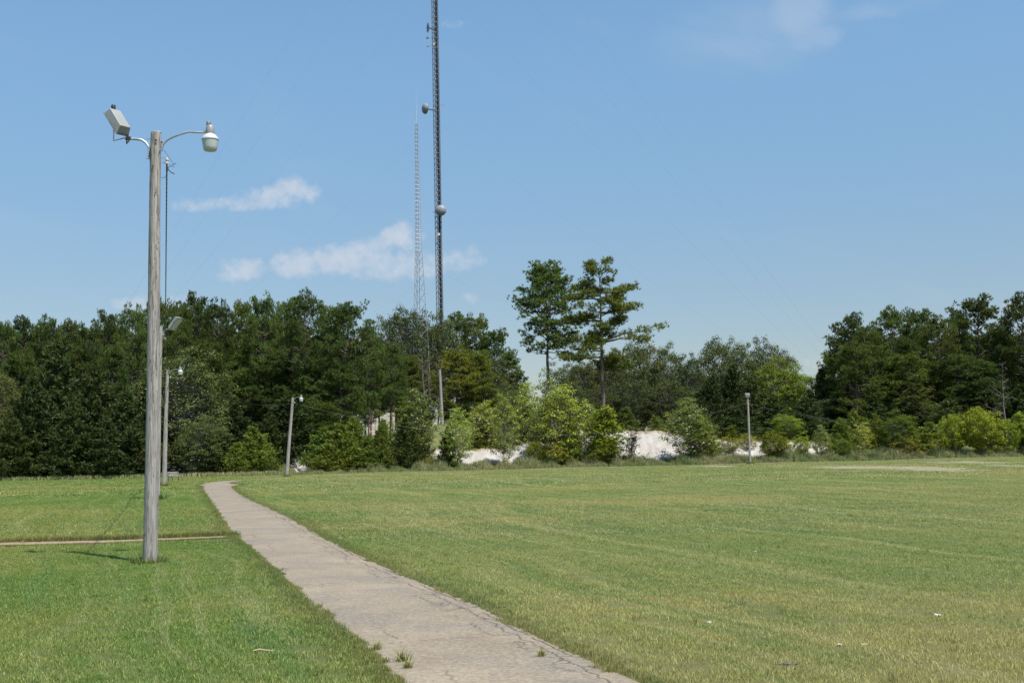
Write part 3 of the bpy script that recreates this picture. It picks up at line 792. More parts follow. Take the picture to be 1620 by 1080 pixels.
def gen_cedar(seed, H=9., R=2.8, nb=95, spread=1., ragged=.25, sprays=13, open_=0., blen=.42, columns=1):
    r = np.random.default_rng(seed); w = Wood(); B, D, LL, ND = [], [], [], []
    for cidx in range(columns):
        Hc = H * (1 if cidx == 0 else r.uniform(.6, .9))
        ox = np.array((0, 0, 0.)) if cidx == 0 else np.array((r.uniform(-1, 1) * R * .6, r.uniform(-1, 1) * R * .5, 0))
        zt = np.linspace(0, Hc, 6); tr = np.stack([r.normal(0, .06, 6) * 1 + ox[0], r.normal(0, .06, 6) + ox[1], zt], 1)
        w.tube(tr, .012 * H + .04, .015, 6)
        for i in range(nb // columns + 10 * (columns > 1)):
            t = (i + r.random()) / (nb // columns + 10 * (columns > 1))
            z = Hc * (.02 + .96 * t)
            prof = (1 - t) ** .8 * (1 - .25 * math.exp(-t * 12)) * spread
            L = max(.3, R * prof * (1 + ragged * r.normal()))
            a = i * 2.39996 + r.normal() * .4; dh = np.array((math.cos(a), math.sin(a), 0))
            el_ = R_(18 + 38 * t + r.normal() * 8)
            p0 = np.array([np.interp(z, zt, tr[:, 0]), np.interp(z, zt, tr[:, 1]), z])
            ss = np.linspace(0, 1, 4)
            pts = p0 + dh * (ss * L)[:, None] + np.array((0, 0, 1)) * (ss * L * math.tan(el_) * .6 + ss ** 2 * L * .15)[:, None]
            w.tube(pts, .012 * L + .012, .006, 3)
            if open_ and r.random() < open_: continue
            m = int(sprays * (2 + 3.2 * L / 2.5))
            s_ = r.uniform(.22, 1.03, m) ** .8
            c = np.stack([np.interp(s_, ss, pts[:, j]) for j in range(3)], 1)
            wd = .32 * L * (1.1 - s_)[:, None] + .10
            c = c + r.normal(size=(m, 3)) * wd * np.array((1, 1, .5))
            d = unit(dh * .9 + np.array((0, 0, .75)) + r.normal(size=(m, 3)) * .55)
            for q in range(2):
                B.append(c + r.normal(size=(m, 3)) * .06); D.append(unit(d + r.normal(size=(m, 3)) * .35)); LL.append(r.uniform(.6, 1.25, m) * blen); ND.append(unit(np.tile(dh * .75 + np.array((0, 0, .7)), (m, 1)) + (c - pts[2]) * np.array((1, 1, 1.5)) * .5))
        top = np.array((tr[-1][0], tr[-1][1], Hc)); m = 30
        B.append(top + r.normal(size=(m, 3)) * np.array((.1, .1, .35)) - np.array((0, 0, .2))); D.append(unit(np.array((0, 0, 1.)) + r.normal(size=(m, 3)) * .4)); LL.append(np.full(m, blen * .8)); ND.append(unit(r.normal(size=(m, 3)) + np.array((0, 0, .5))))
    B = np.concatenate(B); D = np.concatenate(D); LL = np.concatenate(LL)
    V, T = tris(B, D, LL, LL * .33, r, np.concatenate(ND))
    return w, V, T, H
def gen_broad(seed, H=14., R=5., nc=75, nleaf=150, size=.26, cR=1.25, low=.25, trunk_r=None, egg=1., stems=1, airy=.0, top=None):
    r = np.random.default_rng(seed); w = Wood(); Vs = []
    zc = H * (low + (1 - low) * .5); hz_ = H * (1 - low) * .5
    tr_r = trunk_r or .014 * H + .04
    st = []
    for k in range(stems):
        a = r.uniform(0, 6.28); sp = 0 if stems == 1 else R * .45
        b0 = np.array((math.cos(a) * .12 * (stems > 1), math.sin(a) * .12 * (stems > 1), 0))
        b1 = np.array((math.cos(a) * sp, math.sin(a) * sp, H * .85 * (1 if k == 0 else r.uniform(.7, 1))))
        pts = np.array([b0 + (b1 - b0) * q + r.normal(size=3) * .02 * H * (q > 0) * np.array((1, 1, 0)) for q in np.linspace(0, 1, 6)])
        w.tube(pts, tr_r, .02, 6); st.append(pts)
    for i in range(nc):
        u = (i + .5) / nc; ph = i * 2.39996
        d = np.array((math.cos(ph) * math.sqrt(1 - (2 * u - 1) ** 2), math.sin(ph) * math.sqrt(1 - (2 * u - 1) ** 2), 2 * u - 1))
        lump = 1 + .5 * mn.noise(Vector(d * 2.1) + Vector((seed, 0, 0)))
        rad = r.uniform(.5, 1.0) ** .7 * lump
        taper = (1 - .38 * max(0, d[2])) if egg > 1 else 1.
        c = np.array((d[0] * (R - cR * .5) * rad * taper, d[1] * (R - cR * .5) * rad * taper, zc + d[2] * (hz_ - cR * .35) * min(rad, 1.05)))
        if r.random() < airy * .5: continue
        cr = cR * r.uniform(.65, 1.2)
        n_ = int(nleaf * (cr / cR) ** 2 * (1 - airy * r.random()))
        Vs.append(leaves(c, cr, max(6, n_), size, r))
        s0 = st[i % stems]; zq = max(.1 * H, c[2] - r.uniform(.15, .4) * H * .5); q = np.interp(zq, s0[:, 2], np.arange(6)); 
        p0 = np.array([np.interp(q, np.arange(6), s0[:, j]) for j in range(3)])
        midp = (p0 + c) / 2 + np.array((0, 0, -.06 * H * r.random())) + r.normal(size=3) * .02 * H
        w.tube([p0, midp, c], tr_r * .35, .012, 4)
    V, Q = pack_quads(Vs)
    return w, V, Q, H
def gen_dead(seed, H=8., R=1.6):
    r = np.random.default_rng(seed); w = Wood()
    zt = np.linspace(0, H, 7); tr = np.stack([np.cumsum(r.normal(0, .12, 7)), np.cumsum(r.normal(0, .1, 7)), zt], 1)
    w.tube(tr, .11, .02, 6); t2 = Wood()
    for i in range(34):
        z = H * r.uniform(.22, .98); a = r.uniform(0, 6.28); L = R * r.uniform(.35, 1.1) * (1.25 - z / H)
        p0 = np.array([np.interp(z, zt, tr[:, 0]), np.interp(z, zt, tr[:, 1]), z]); dh = np.array((math.cos(a), math.sin(a), r.uniform(.1, .9)))
        pts = [p0, p0 + dh * L * .5 + r.normal(size=3) * .08, p0 + dh * L + r.normal(size=3) * .12]
        t2.tube(pts, .03, .008, 3)
        for _ in range(3):
            q = pts[1] + (pts[2] - pts[1]) * r.random(); t2.tube([q, q + (dh + r.normal(size=3) * .8) * L * .3], .012, .005, 3)
    return w, t2, H

PROTO = {}
def proto(key, gen, leafm, barkm):
    w, V, T, H = gen
    PROTO[key] = (w.mesh('trunk', barkm), mesh_np('crown', V, [T], leafm), H)
for k in range(4): proto(f'pine{k}', gen_pine(100 + k, 20, 4.3, (.34, .42, .3, .38)[k], 66, 3.6, 17, 13, .82), L_PINE, B_PINE)
for k in range(2): proto(f'pineL{k}', gen_pine(110 + k, 18, 4.0, .16, 76, 3.6, 17, 13, .8, shape='egg'), L_PINE, B_PINE)
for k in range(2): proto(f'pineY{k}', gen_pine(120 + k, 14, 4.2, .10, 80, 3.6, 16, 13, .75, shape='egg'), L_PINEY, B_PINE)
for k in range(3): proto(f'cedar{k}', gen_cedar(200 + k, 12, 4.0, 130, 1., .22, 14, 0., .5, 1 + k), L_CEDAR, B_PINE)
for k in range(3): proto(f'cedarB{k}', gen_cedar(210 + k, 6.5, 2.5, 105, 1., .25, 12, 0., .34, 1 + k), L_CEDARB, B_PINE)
proto('cedarT', gen_cedar(220, 3.2, 1.3, 46, 1., .3, 6, .25, .24), L_CEDAR, B_PINE)
for k in range(3): proto(f'oak{k}', gen_broad(300 + k, 16, 6.0, 150, 170, .25, 1.15, .10), L_OAK, B_OAK)
proto('oakD', gen_broad(310, 15, 5.0, 170, 170, .20, .95, .03), L_OAK, B_OAK)
for k in range(2): proto(f'leafy{k}', gen_broad(320 + k, 11, 3.6, 110, 150, .19, .8, .08, stems=2), L_GREEN, B_OAK)
for k in range(3): proto(f'poplar{k}', gen_broad(330 + k, 7, 1.9, 140, 74, .125, .44, .05, .05, 1.5, 1 + k, .15), L_POP, B_OAK)
proto('wispy', gen_broad(340, 8, 1.5, 40, 34, .17, .42, .35, .04, 1., 1, .6), L_POP, B_OAK)
for k in range(2): proto(f'shrub{k}', gen_broad(350 + k, 4.5, 2.2, 130, 105, .14, .46, .02, .04, 1., 3, .05), L_GREEN, B_OAK)
for k in range(2): proto(f'yshrub{k}', gen_broad(360 + k, 3.0, 1.4, 70, 60, .12, .32, .02, .03, 1., 3, .3), L_YEL, B_OAK)
proto('slim', gen_broad(370, 8, 1.3, 60, 100, .2, .6, .1, .05, 1.5), L_GREEN, B_OAK)

def plant(key, px, top, d, wpx, name, label, cat, group=None, sink=.05):
    """stand a tree on the ground at distance d so that it is as tall and wide as in the photo"""
    p = P(px, top, d); X = p.x; g = float(hz(X, d)); Hh = p.z - g + sink
    tr, crn, H = PROTO[key]
    sz = Hh / PROTO_H[key]
    bb = np.array([v.co[:2] for v in ()]) if False else None
    half = PROTO_W[key]
    sw = (wpx * d / F) / (2 * half) if wpx else sz
    sw = min(max(sw, .55 * sz), 1.9 * sz)
    o = empty(name, (X, d, g - sink), label, cat, group, random.uniform(0, 6.28))
    o.scale = (sw, sw, sz)
    t = bpy.data.objects.new('trunk', tr); link(t, o)
    c = bpy.data.objects.new('crown', crn); link(c, o)
    return o
PROTO_W = {}; PROTO_H = {}
for k_, (t_, c_, H_) in PROTO.items():
    co = np.empty(len(c_.vertices) * 3, np.float32); c_.vertices.foreach_get('co', co); co = co.reshape(-1, 3)
    PROTO_H[k_] = float(np.percentile(co[:, 2], 99.6))
    PROTO_W[k_] = float(np.percentile(np.hypot(co[:, 0], co[:, 1]), 93))

# ------------------------------------------------------------------ the trees of the picture
rt2 = random.Random(5)
def PN(i): return f'pine{i % 4}'
# skyline pines of the left wood
sky_left = [(8, 508, 150, 60, 'tall pine cut by the picture edge above the dark cedars'), (38, 501, 158, 62, 'flat topped pine near the wood end'),
 (74, 502, 152, 56, 'open crowned pine above the dark cedar spire'), (112, 507, 160, 58, 'rounded pine behind the dark cedar spire'), (142, 515, 149, 56, 'low pine between two skyline crowns'),
 (172, 494, 155, 60, 'broad pine under the low white cloud'), (210, 484, 151, 60, 'pine crown touching the light pole on its shaded side'), (248, 474, 158, 58, 'tall pine half hidden by the weathered light pole'),
 (282, 478, 150, 54, 'pine rising over the far floodlight'), (312, 466, 162, 44, 'thin topped pine standing out of the skyline'), (345, 476, 150, 62, 'wide pine behind the barn lamp pole'),
 (384, 478, 156, 58, 'pine with loose crown beside the tallest group'), (420, 471, 150, 64, 'broad dark pine beside the skyline peak'), (452, 474, 160, 56, 'dark pine set back beside the skyline peak'),
 (484, 462, 148, 82, 'tallest dark pine forming the skyline peak'), (520, 482, 156, 62, 'dark pine on the sloping shoulder of the wood'), (548, 482, 147, 88, 'round headed dark pine above the pale trunk'),
 (582, 520, 152, 60, 'lower dark pine at the end of the pine row')]
for i, (px, tp, d, wp, lb) in enumerate(sky_left): plant(PN(i), px, tp, d, wp, 'pine_tree', lb, 'pine tree', 'skyline pines of the dark wood')
for i in range(40):    # rows deeper in the wood, filling between the crowns
    px = -70 + i * 17.5 + rt2.uniform(-5, 5)
    plant(PN(i + 1), px, np.interp(px, [-70, 300, 480, 600], [525, 505, 500, 545]) + rt2.uniform(0, 28), rt2.uniform(164, 192), 66, 'pine_tree', 'pine filling the dark wood behind the skyline row', 'pine tree', 'pines deep in the dark wood')
for i, (px, tp, wp, lb) in enumerate([(-30, 560, 90, 'cedar beyond the picture edge'), (30, 560, 80, 'leaning pine with low branches over the cedars'), (130, 550, 70, 'sunlit pine with stacked tiers behind the cedars'), (178, 545, 70, 'pine showing bright tiers beside the light pole'),
      (330, 540, 80, 'pine tier over the rounded oak'), (392, 545, 84, 'pine with sunny shelves beyond the rounded oak'), (440, 560, 84, 'pine with deep shade under its shelves'), (505, 560, 80, 'low branched pine beneath the skyline peak'),
      (538, 575, 60, 'low branched pine beside the pale trunk'), (600, 560, 80, 'low branched pine behind the cream shed'), (350, 590, 60, 'young pine at the oak shoulder'), (470, 600, 60, 'shaded pine above the barn lamp')]):
    plant(f'pineL{i % 2}', px, tp, 226 if i == 9 else 143 + (i * 7) % 9, wp, 'pine_tree', lb, 'pine tree', 'low branched pines along the wood edge')
for i in range(22):
    px = -60 + i * 27 + rt2.uniform(-6, 6)
    plant(f'oak{i % 3}', px, 640 + rt2.uniform(-18, 18), rt2.uniform(146, 160), 92, 'understorey_tree', 'low shaded leafy tree beneath the tall pines of the dark wood', 'tree', 'understorey of the dark wood')
for i in range(16):
    plant(f'oak{i % 3}', 1310 + i * 25, 625 + rt2.uniform(-18, 18), rt2.uniform(150, 164), 90, 'understorey_tree', 'low shaded leafy tree beneath the pines beyond the dirt patch', 'tree', 'understorey beyond the dirt patch')
# dark cedars and oak along the lawn
for key, px, tp, d, wp, nm_, lb, ct in [
 ('oakD', -12, 575, 132, 90, 'broadleaf_tree', 'dark leafy tree cut by the picture edge beside the lawn', 'tree'),
 ('cedar1', 92, 545, 136, 120, 'cedar_tree', 'dark cedar spire standing highest over the lawn edge', 'cedar tree'),
 ('cedar0', 52, 600, 130, 90, 'cedar_tree', 'dark cedar between the leafy tree and the cedar spire', 'cedar tree'),
 ('cedar2', 150, 585, 131, 120, 'cedar_tree', 'dark wide cedar beside the cedar spire', 'cedar tree'),
 ('cedar1', 200, 622, 129, 100, 'cedar_tree', 'dark cedar just behind the light pole', 'cedar tree'),
 ('cedar0', 232, 600, 134, 80, 'cedar_tree', 'shaded cedar squeezed beside the rounded oak', 'cedar tree'),
 ('cedar2', 110, 650, 127.5, 110, 'cedar_tree', 'low spreading cedar at the lawn edge', 'cedar tree'),
 ('cedar0', 20, 665, 127, 70, 'cedar_tree', 'low dark cedar near the end of the lawn edge', 'cedar tree'),
 ('cedar0', 178, 680, 127, 70, 'cedar_tree', 'low cedar at the foot of the wide cedar', 'cedar tree'),
 ('cedar0', 350, 680, 129, 60, 'cedar_tree', 'small cedar under the rounded oak', 'cedar tree'),
 ('oakD', 290, 551, 135, 150, 'oak_tree', 'rounded dull green oak behind the park bench', 'oak tree'),
 ('oakD', 325, 660, 128.5, 84, 'oak_tree', 'low oak thicket beside the park bench', 'oak tree'),
 ('oak0', 235, 690, 128, 60, 'oak_tree', 'low leafy thicket behind the light poles', 'oak tree'),
 ('cedar0', 372, 640, 136, 64, 'cedar_tree', 'cedar between the rounded oak and the barn lamp', 'cedar tree'),
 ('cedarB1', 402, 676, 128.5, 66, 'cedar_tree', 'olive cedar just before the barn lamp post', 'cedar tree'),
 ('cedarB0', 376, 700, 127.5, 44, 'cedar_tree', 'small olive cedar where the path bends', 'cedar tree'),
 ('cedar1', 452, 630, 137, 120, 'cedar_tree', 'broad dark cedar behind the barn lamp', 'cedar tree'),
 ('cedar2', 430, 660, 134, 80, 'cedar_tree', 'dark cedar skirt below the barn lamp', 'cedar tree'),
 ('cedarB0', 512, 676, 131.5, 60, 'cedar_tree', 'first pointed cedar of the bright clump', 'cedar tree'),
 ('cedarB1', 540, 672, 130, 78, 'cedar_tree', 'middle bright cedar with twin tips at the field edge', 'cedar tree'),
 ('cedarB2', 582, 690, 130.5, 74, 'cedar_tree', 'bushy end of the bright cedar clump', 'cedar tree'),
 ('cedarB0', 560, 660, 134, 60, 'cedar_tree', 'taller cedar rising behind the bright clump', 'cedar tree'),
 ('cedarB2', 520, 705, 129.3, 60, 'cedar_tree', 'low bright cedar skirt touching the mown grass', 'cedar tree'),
 ('pineY0', 508, 636, 140, 92, 'pine_tree', 'young yellow green pine with open dark stem', 'pine tree'),
 ('slim', 509, 607, 146, 27, 'young_tree', 'slim bright leafy tree above the yellow green pine', 'tree'),
 ('cedarB1', 548, 650, 150, 38, 'cedar_tree', 'grey green cedar before the steel gate', 'cedar tree'),
 ('cedarB0', 606, 664, 136, 34, 'cedar_tree', 'ragged cedar partly hiding the cream shed', 'cedar tree'),
 ('cedarB1', 598, 682, 131, 44, 'cedar_tree', 'cedar leaning from the bright clump toward the saplings', 'cedar tree'),
 ('poplar0', 655, 616, 133, 76, 'sapling', 'tall pale stemmed sapling beside the cream shed', 'sapling'),
 ('poplar1', 642, 650, 134, 48, 'sapling', 'leafy sapling with pale forked stem', 'sapling'),
 ('cedar0', 642, 664, 131.5, 48, 'cedar_tree', 'dark cedar under the tall pale stemmed sapling', 'cedar tree'),
 ('cedar0', 666, 660, 136, 34, 'cedar_tree', 'cedar beside the open grassy slope', 'cedar tree'),
 ('cedar0', 708, 676, 131, 30, 'cedar_tree', 'narrow dark cedar behind the sapling at the slope', 'cedar tree'),
 ('poplar1', 722, 645, 130.5, 50, 'sapling', 'silvery sapling between slope and sand', 'sapling'),
 ('cedar1', 762, 664, 143, 58, 'cedar_tree', 'dark cedar core of the sapling thicket', 'cedar tree'),
 ('poplar2', 768, 634, 141, 62, 'sapling', 'yellow green sapling over the dark cedar core', 'sapling'),
 ('poplar0', 797, 622, 132, 50, 'sapling', 'upright sapling with thin top by the sand strip', 'sapling'),
 ('cedar1', 835, 640, 143, 60, 'cedar_tree', 'cedar behind the sapling row', 'cedar tree'),
 ('poplar1', 832, 605, 141, 52, 'sapling', 'loose sapling below the dark wood shoulder', 'sapling'),
 ('wispy', 866, 580, 134, 40, 'sapling', 'wispy bare sapling crossing the lone pine trunk', 'sapling'),
 ('poplar2', 888, 608, 132, 84, 'sapling', 'full sapling before the pair of lone pines', 'sapling'),
 ('poplar0', 862, 628, 133, 64, 'sapling', 'broad sapling beneath the wispy one', 'sapling'),
 ('cedarB1', 900, 662, 131.5, 50, 'cedar_tree', 'green cedar beside the full sapling', 'cedar tree'),
 ('shrub0', 846, 698, 131, 30, 'shrub', 'low green shrub among the sapling stems', 'shrub'),
 ('yshrub0', 882, 700, 130.3, 42, 'shrub', 'yellowish shrub below the full sapling', 'shrub'),
 ('yshrub1', 686, 716, 131, 28, 'shrub', 'tiny yellow green shrub on the sand strip', 'shrub'),
 ('poplar2', 934, 640, 133.5, 34, 'sapling', 'slender pale sapling touching the round green tree', 'sapling'),
 ('slim', 957, 643, 130.5, 56, 'young_tree', 'round bright green young tree before the sand face', 'tree'),
 ('shrub1', 955, 690, 130, 50, 'shrub', 'skirt of leaves under the round green tree', 'shrub'),
 ('cedarT', 998, 682, 131, 40, 'cedar_tree', 'small sparse cedar against the white sand', 'cedar tree'),
 ('cedarB0', 990, 645, 146, 46, 'cedar_tree', 'cedar standing on top of the sand face', 'cedar tree'),
 ('cedarB1', 1036, 658, 144, 36, 'cedar_tree', 'cedar on the bank above the widest sand', 'cedar tree'),
 ('poplar2', 1088, 630, 131, 74, 'sapling', 'largest pale leafy tree standing at the sand edge', 'tree'),
 ('poplar0', 1105, 660, 131.5, 56, 'sapling', 'leafy flank of the largest pale tree', 'sapling'),
 ('cedarB1', 1122, 672, 133, 36, 'cedar_tree', 'cedar tucked beside the largest pale tree', 'cedar tree'),
 ('slim', 1157, 672, 137, 26, 'young_tree', 'small bright crowned tree on the bank by the tall lamp post', 'tree'),
 ('yshrub0', 1150, 688, 135, 40, 'shrub', 'yellow shrub on the bank lip', 'shrub'),
 ('yshrub1', 1180, 686, 136, 34, 'shrub', 'yellow shrub just behind the tall lamp post', 'shrub'),
 ('shrub1', 1222, 682, 131, 44, 'shrub', 'bright shrub with yellow side beside the sand', 'shrub'),
 ('yshrub0', 1242, 690, 130.5, 30, 'shrub', 'yellowing shrub joined to the bright shrub', 'shrub'),
 ('shrub0', 1267, 690, 131, 30, 'shrub', 'small dark green shrub between two sand gaps', 'shrub'),
 ('poplar1', 1298, 672, 132, 32, 'sapling', 'thin yellowing sapling at the last sand gap', 'sapling'),
 ('shrub0', 1333, 694, 130.5, 34, 'shrub', 'low round shrub alone in the tall grass', 'shrub'),
 ('cedarB0', 1330, 662, 134, 46, 'cedar_tree', 'cedar behind the low round shrub', 'cedar tree'),
 ('poplar0', 1362, 668, 133, 36, 'sapling', 'pale sapling between cedars', 'sapling'),
 ('cedarB1', 1385, 655, 134, 40, 'cedar_tree', 'narrow cedar beside the bushy green tree', 'cedar tree'),
 ('leafy1', 1422, 648, 132, 62, 'shrub', 'bushy green tree with yellow lower leaves', 'tree'),
 ('yshrub1', 1432, 688, 130.2, 44, 'shrub', 'yellow leaved shrub below the bushy green tree', 'shrub'),
 ('yshrub0', 1482, 692, 130.5, 30, 'shrub', 'small yellow shrub between two bushy trees', 'shrub'),
 ('shrub0', 1506, 656, 130.5, 46, 'shrub', 'bright shrub forming one side of the wide clump', 'shrub'),
 ('shrub1', 1550, 645, 130, 72, 'shrub', 'tall middle of the wide bright clump', 'shrub'),
 ('shrub0', 1592, 664, 130.5, 42, 'shrub', 'lower end of the wide bright clump', 'shrub'),
 ('slim', 1612, 652, 131, 26, 'young_tree', 'slim leafy tree at the end of the wide clump', 'tree'),
 ('cedarB0', 1470, 668, 136, 54, 'cedar_tree', 'shaded cedar between the bushy trees', 'cedar tree'),
 ('shrub1', 1650, 660, 130, 70, 'shrub', 'shrub continuing past the picture edge', 'shrub'),
]: plant(key, px, tp, d, wp, nm_, lb, ct)
# hill wood behind the masts
for key, px, tp, d, wp, lb, ct, nm_ in [
 ('oak0', 612, 500, 232, 66, 'brownish oak at the saddle between the two woods', 'oak tree', 'oak_tree'), ('oak1', 640, 488, 226, 62, 'tall oak directly behind the lattice tower', 'oak tree', 'oak_tree'),
 ('oak2', 668, 494, 236, 56, 'oak between lattice tower and guyed mast', 'oak tree', 'oak_tree'), ('oak0', 700, 496, 240, 60, 'oak crown behind the guyed mast', 'oak tree', 'oak_tree'),
 ('pine1', 722, 494, 246, 52, 'pine just beyond the guyed mast', 'pine tree', 'pine_tree'), ('pine2', 752, 498, 244, 60, 'pine at the crest of the dark hill wood', 'pine tree', 'pine_tree'),
 ('pineL0', 782, 522, 240, 64, 'pine on the falling edge of the hill wood', 'pine tree', 'pine_tree'), ('pineL1', 805, 556, 236, 56, 'last sloping pine of the hill wood', 'pine tree', 'pine_tree'),
 ('pineL0', 818, 590, 228, 44, 'low pine ending the hill wood', 'pine tree', 'pine_tree'),
 ('oak2', 604, 545, 222, 70, 'shaded oak below the saddle', 'oak tree', 'oak_tree'), ('oak1', 770, 560, 228, 66, 'dark oak low in the hill wood', 'oak tree', 'oak_tree'), ('oak0', 800, 600, 222, 56, 'dark oak at the foot of the hill wood', 'oak tree', 'oak_tree'),
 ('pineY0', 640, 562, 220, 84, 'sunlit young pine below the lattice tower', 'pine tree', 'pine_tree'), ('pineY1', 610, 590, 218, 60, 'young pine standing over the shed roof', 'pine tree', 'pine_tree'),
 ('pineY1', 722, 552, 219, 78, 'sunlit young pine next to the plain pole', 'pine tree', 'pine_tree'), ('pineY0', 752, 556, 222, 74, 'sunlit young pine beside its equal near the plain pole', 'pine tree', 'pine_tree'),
 ('cedar1', 790, 640, 214, 50, 'cedar on the hill crest behind saplings', 'cedar tree', 'cedar_tree'), ('cedar2', 738, 640, 215, 60, 'cedar at the dark foot of the sunlit pines', 'cedar tree', 'cedar_tree'),
 ('cedar0', 665, 618, 216, 46, 'cedar in front of the dead thicket', 'cedar tree', 'cedar_tree'),
]: plant(key, px, tp, d, wp, nm_, lb, ct, 'trees of the hill wood')
for i, (px, tp) in enumerate([(672, 556), (682, 566), (692, 560), (702, 572)]):
    w, t2, H = gen_dead(400 + i, 9)
    p = P(px, tp, 215 + i); g = float(hz(p.x, 215 + i)); s = (p.z - g) / 9
    o = empty('dead_tree', (p.x, 215 + i, g - .05), ('bare dead pine under the guyed mast, first of the thicket', 'bare dead pine with the lowest top in the thicket', 'bare dead pine rising right under the mast foot', 'bare dead pine touching the plain pole')[i], 'dead tree', 'dead pines under the mast', i)
    o.scale = (s, s, s); link(bpy.data.objects.new('trunk', w.mesh('trunk', B_DEAD)), o); tag(link(bpy.data.objects.new('branches', t2.mesh('branches', B_DEAD)), o), kind='stuff')
# oaks and mixed wood across the middle distance
for i, (key, px, tp, d, wp, lb) in enumerate([
 ('oak1', 922, 572, 205, 62, 'round oak crown between the lone pine trunks'), ('oak2', 905, 600, 200, 50, 'low oak beginning the grey green wood'), ('oak0', 962, 552, 206, 70, 'oak behind the second lone pine'),
 ('oak1', 1012, 538, 212, 78, 'oak under the long pine branch'), ('oak2', 1050, 546, 206, 74, 'oak at the middle of the grey green wood'), ('oak0', 1090, 560, 202, 60, 'oak in the dip of the grey green wood'),
 ('oak1', 1128, 536, 214, 74, 'first high oak of the far ridge'), ('oak2', 1166, 538, 210, 68, 'middle high oak of the far ridge'), ('oak0', 1208, 535, 212, 74, 'last high oak of the far ridge'), ('oak1', 1236, 556, 206, 44, 'oak stepping down from the far ridge'),
 ('oak0', 940, 612, 192, 80, 'shaded oak low behind the young trees'), ('oak1', 1000, 600, 192, 80, 'shaded oak behind the bank cedars'), ('oak2', 1062, 600, 190, 84, 'shaded oak behind the largest pale tree')]):
    plant(key, px, tp, d, wp, 'oak_tree', lb, 'oak tree', 'oaks of the grey green wood')
for i in range(12): plant(f'oak{i % 3}', 890 + i * 32, 575 + rt2.uniform(0, 20), rt2.uniform(218, 236), 80, 'oak_tree', 'oak deep in the grey green wood', 'oak tree', 'oaks deep in the grey green wood')
for i, (key, px, tp, d, wp, lb) in enumerate([
 ('cedar2', 1126, 596, 165, 74, 'dark cedar starting the middle cedar row'), ('cedar1', 1158, 580, 168, 70, 'high cedar of the middle row'), ('cedar2', 1190, 600, 158, 80, 'wide cedar behind the tall lamp post'),
 ('leafy0', 1232, 568, 168, 84, 'bright leafy tree amid the cedar row'), ('leafy1', 1265, 580, 164, 66, 'second bright leafy tree amid the cedar row'), ('cedar1', 1222, 630, 148, 90, 'low cedar before the bright leafy trees'),
 ('cedar0', 1100, 632, 150, 70, 'cedar behind the largest pale tree'), ('cedar2', 1165, 645, 142, 90, 'dark cedar shading the bank lip'), ('cedar1', 1275, 630, 146, 84, 'dark cedar where the tall pines begin'),
 ('cedar0', 1300, 585, 160, 60, 'cedar against the first tall pine'), ('cedar2', 1330, 610, 150, 92, 'dark cedar under the first tall pine'), ('cedar1', 1382, 628, 145, 84, 'spreading cedar behind the narrow cedar'),
 ('cedar0', 1440, 630, 146, 90, 'spreading cedar behind the bushy green tree'), ('cedar2', 1500, 632, 144, 92, 'spreading cedar behind the wide bright clump'), ('cedar1', 1560, 618, 146, 92, 'dark cedar beside the dead snag'),
 ('cedar0', 1618, 610, 142, 90, 'dark cedar cut by the picture edge'), ('cedarB2', 1350, 650, 140, 60, 'green cedar in the gap behind the pale sapling'), ('leafy0', 1245, 655, 141, 60, 'shaded leafy tree over the bright shrub')]):
    plant(key, px, tp, d, wp, 'cedar_tree' if key.startswith('ced') else 'leafy_tree', lb, 'cedar tree' if key.startswith('ced') else 'tree', 'cedars along the bank top')
# pines of the far side wood
for i, (px, tp, d, wp, lb) in enumerate([
 (1312, 560, 162, 34, 'small pine clinging to the wood corner'), (1345, 498, 158, 74, 'pine opening the tall wood beside the sky gap'), (1372, 520, 150, 70, 'sunny pine stepping forward of the wood corner'),
 (1408, 488, 164, 66, 'knotty topped pine on the skyline'), (1448, 489, 158, 70, 'broad pine at the skyline middle'), (1480, 502, 152, 64, 'pine in the skyline dip'), (1508, 500, 162, 50, 'pine beside the dark round head'),
 (1543, 471, 156, 100, 'large dark round headed pine'), (1578, 515, 152, 54, 'pine below the cloud gap'), (1614, 466, 148, 70, 'highest pine cut by the picture edge'), (1660, 470, 150, 80, 'pine past the picture edge')]):
    plant(PN(i) if i != 0 else 'pineY0', px, tp, d, wp, 'pine_tree', lb, 'pine tree', 'skyline pines of the wood beyond the dirt patch')
for i, (px, tp, wp, lb) in enumerate([(1350, 545, 80, 'pine with bright shelves at the wood corner'), (1392, 555, 80, 'pine with bright shelves near the wood corner'), (1432, 560, 80, 'pine shelves in the middle of the wood face'), (1470, 565, 78, 'pine shelves beneath the skyline dip'), (1515, 560, 80, 'pine shelves beneath the dark round head'), (1556, 570, 76, 'pine shelves behind the dead snag'), (1604, 560, 70, 'pine shelves near the picture edge'), (1650, 560, 70, 'pine shelves past the picture edge')]):
    plant(f'pineL{i % 2}', px, tp, 147 + (i * 5) % 8, wp, 'pine_tree', lb, 'pine tree', 'low branched pines of the wood face')
for i in range(22): plant(PN(i), 1330 + i * 18, 520 + rt2.uniform(0, 25), rt2.uniform(168, 190), 66, 'pine_tree', 'pine filling the wood beyond the dirt patch', 'pine tree', 'pines deep in the wood beyond the dirt patch')
# dead snag
for px, tp, d, lb in ((1590, 572, 140, 'grey dead snag against the dark wood'),):
    w, t2, H = gen_dead(420, 9, 1.9)
    p = P(px, tp, d); g = float(hz(p.x, d)); s = (p.z - g) / 9
    o = empty('dead_tree', (p.x, d, g - .05), lb, 'dead tree'); o.scale = (s, s, s)
    link(bpy.data.objects.new('trunk', w.mesh('trunk', B_DEAD)), o); tag(link(bpy.data.objects.new('branches', t2.mesh('branches', B_DEAD)), o), kind='stuff')
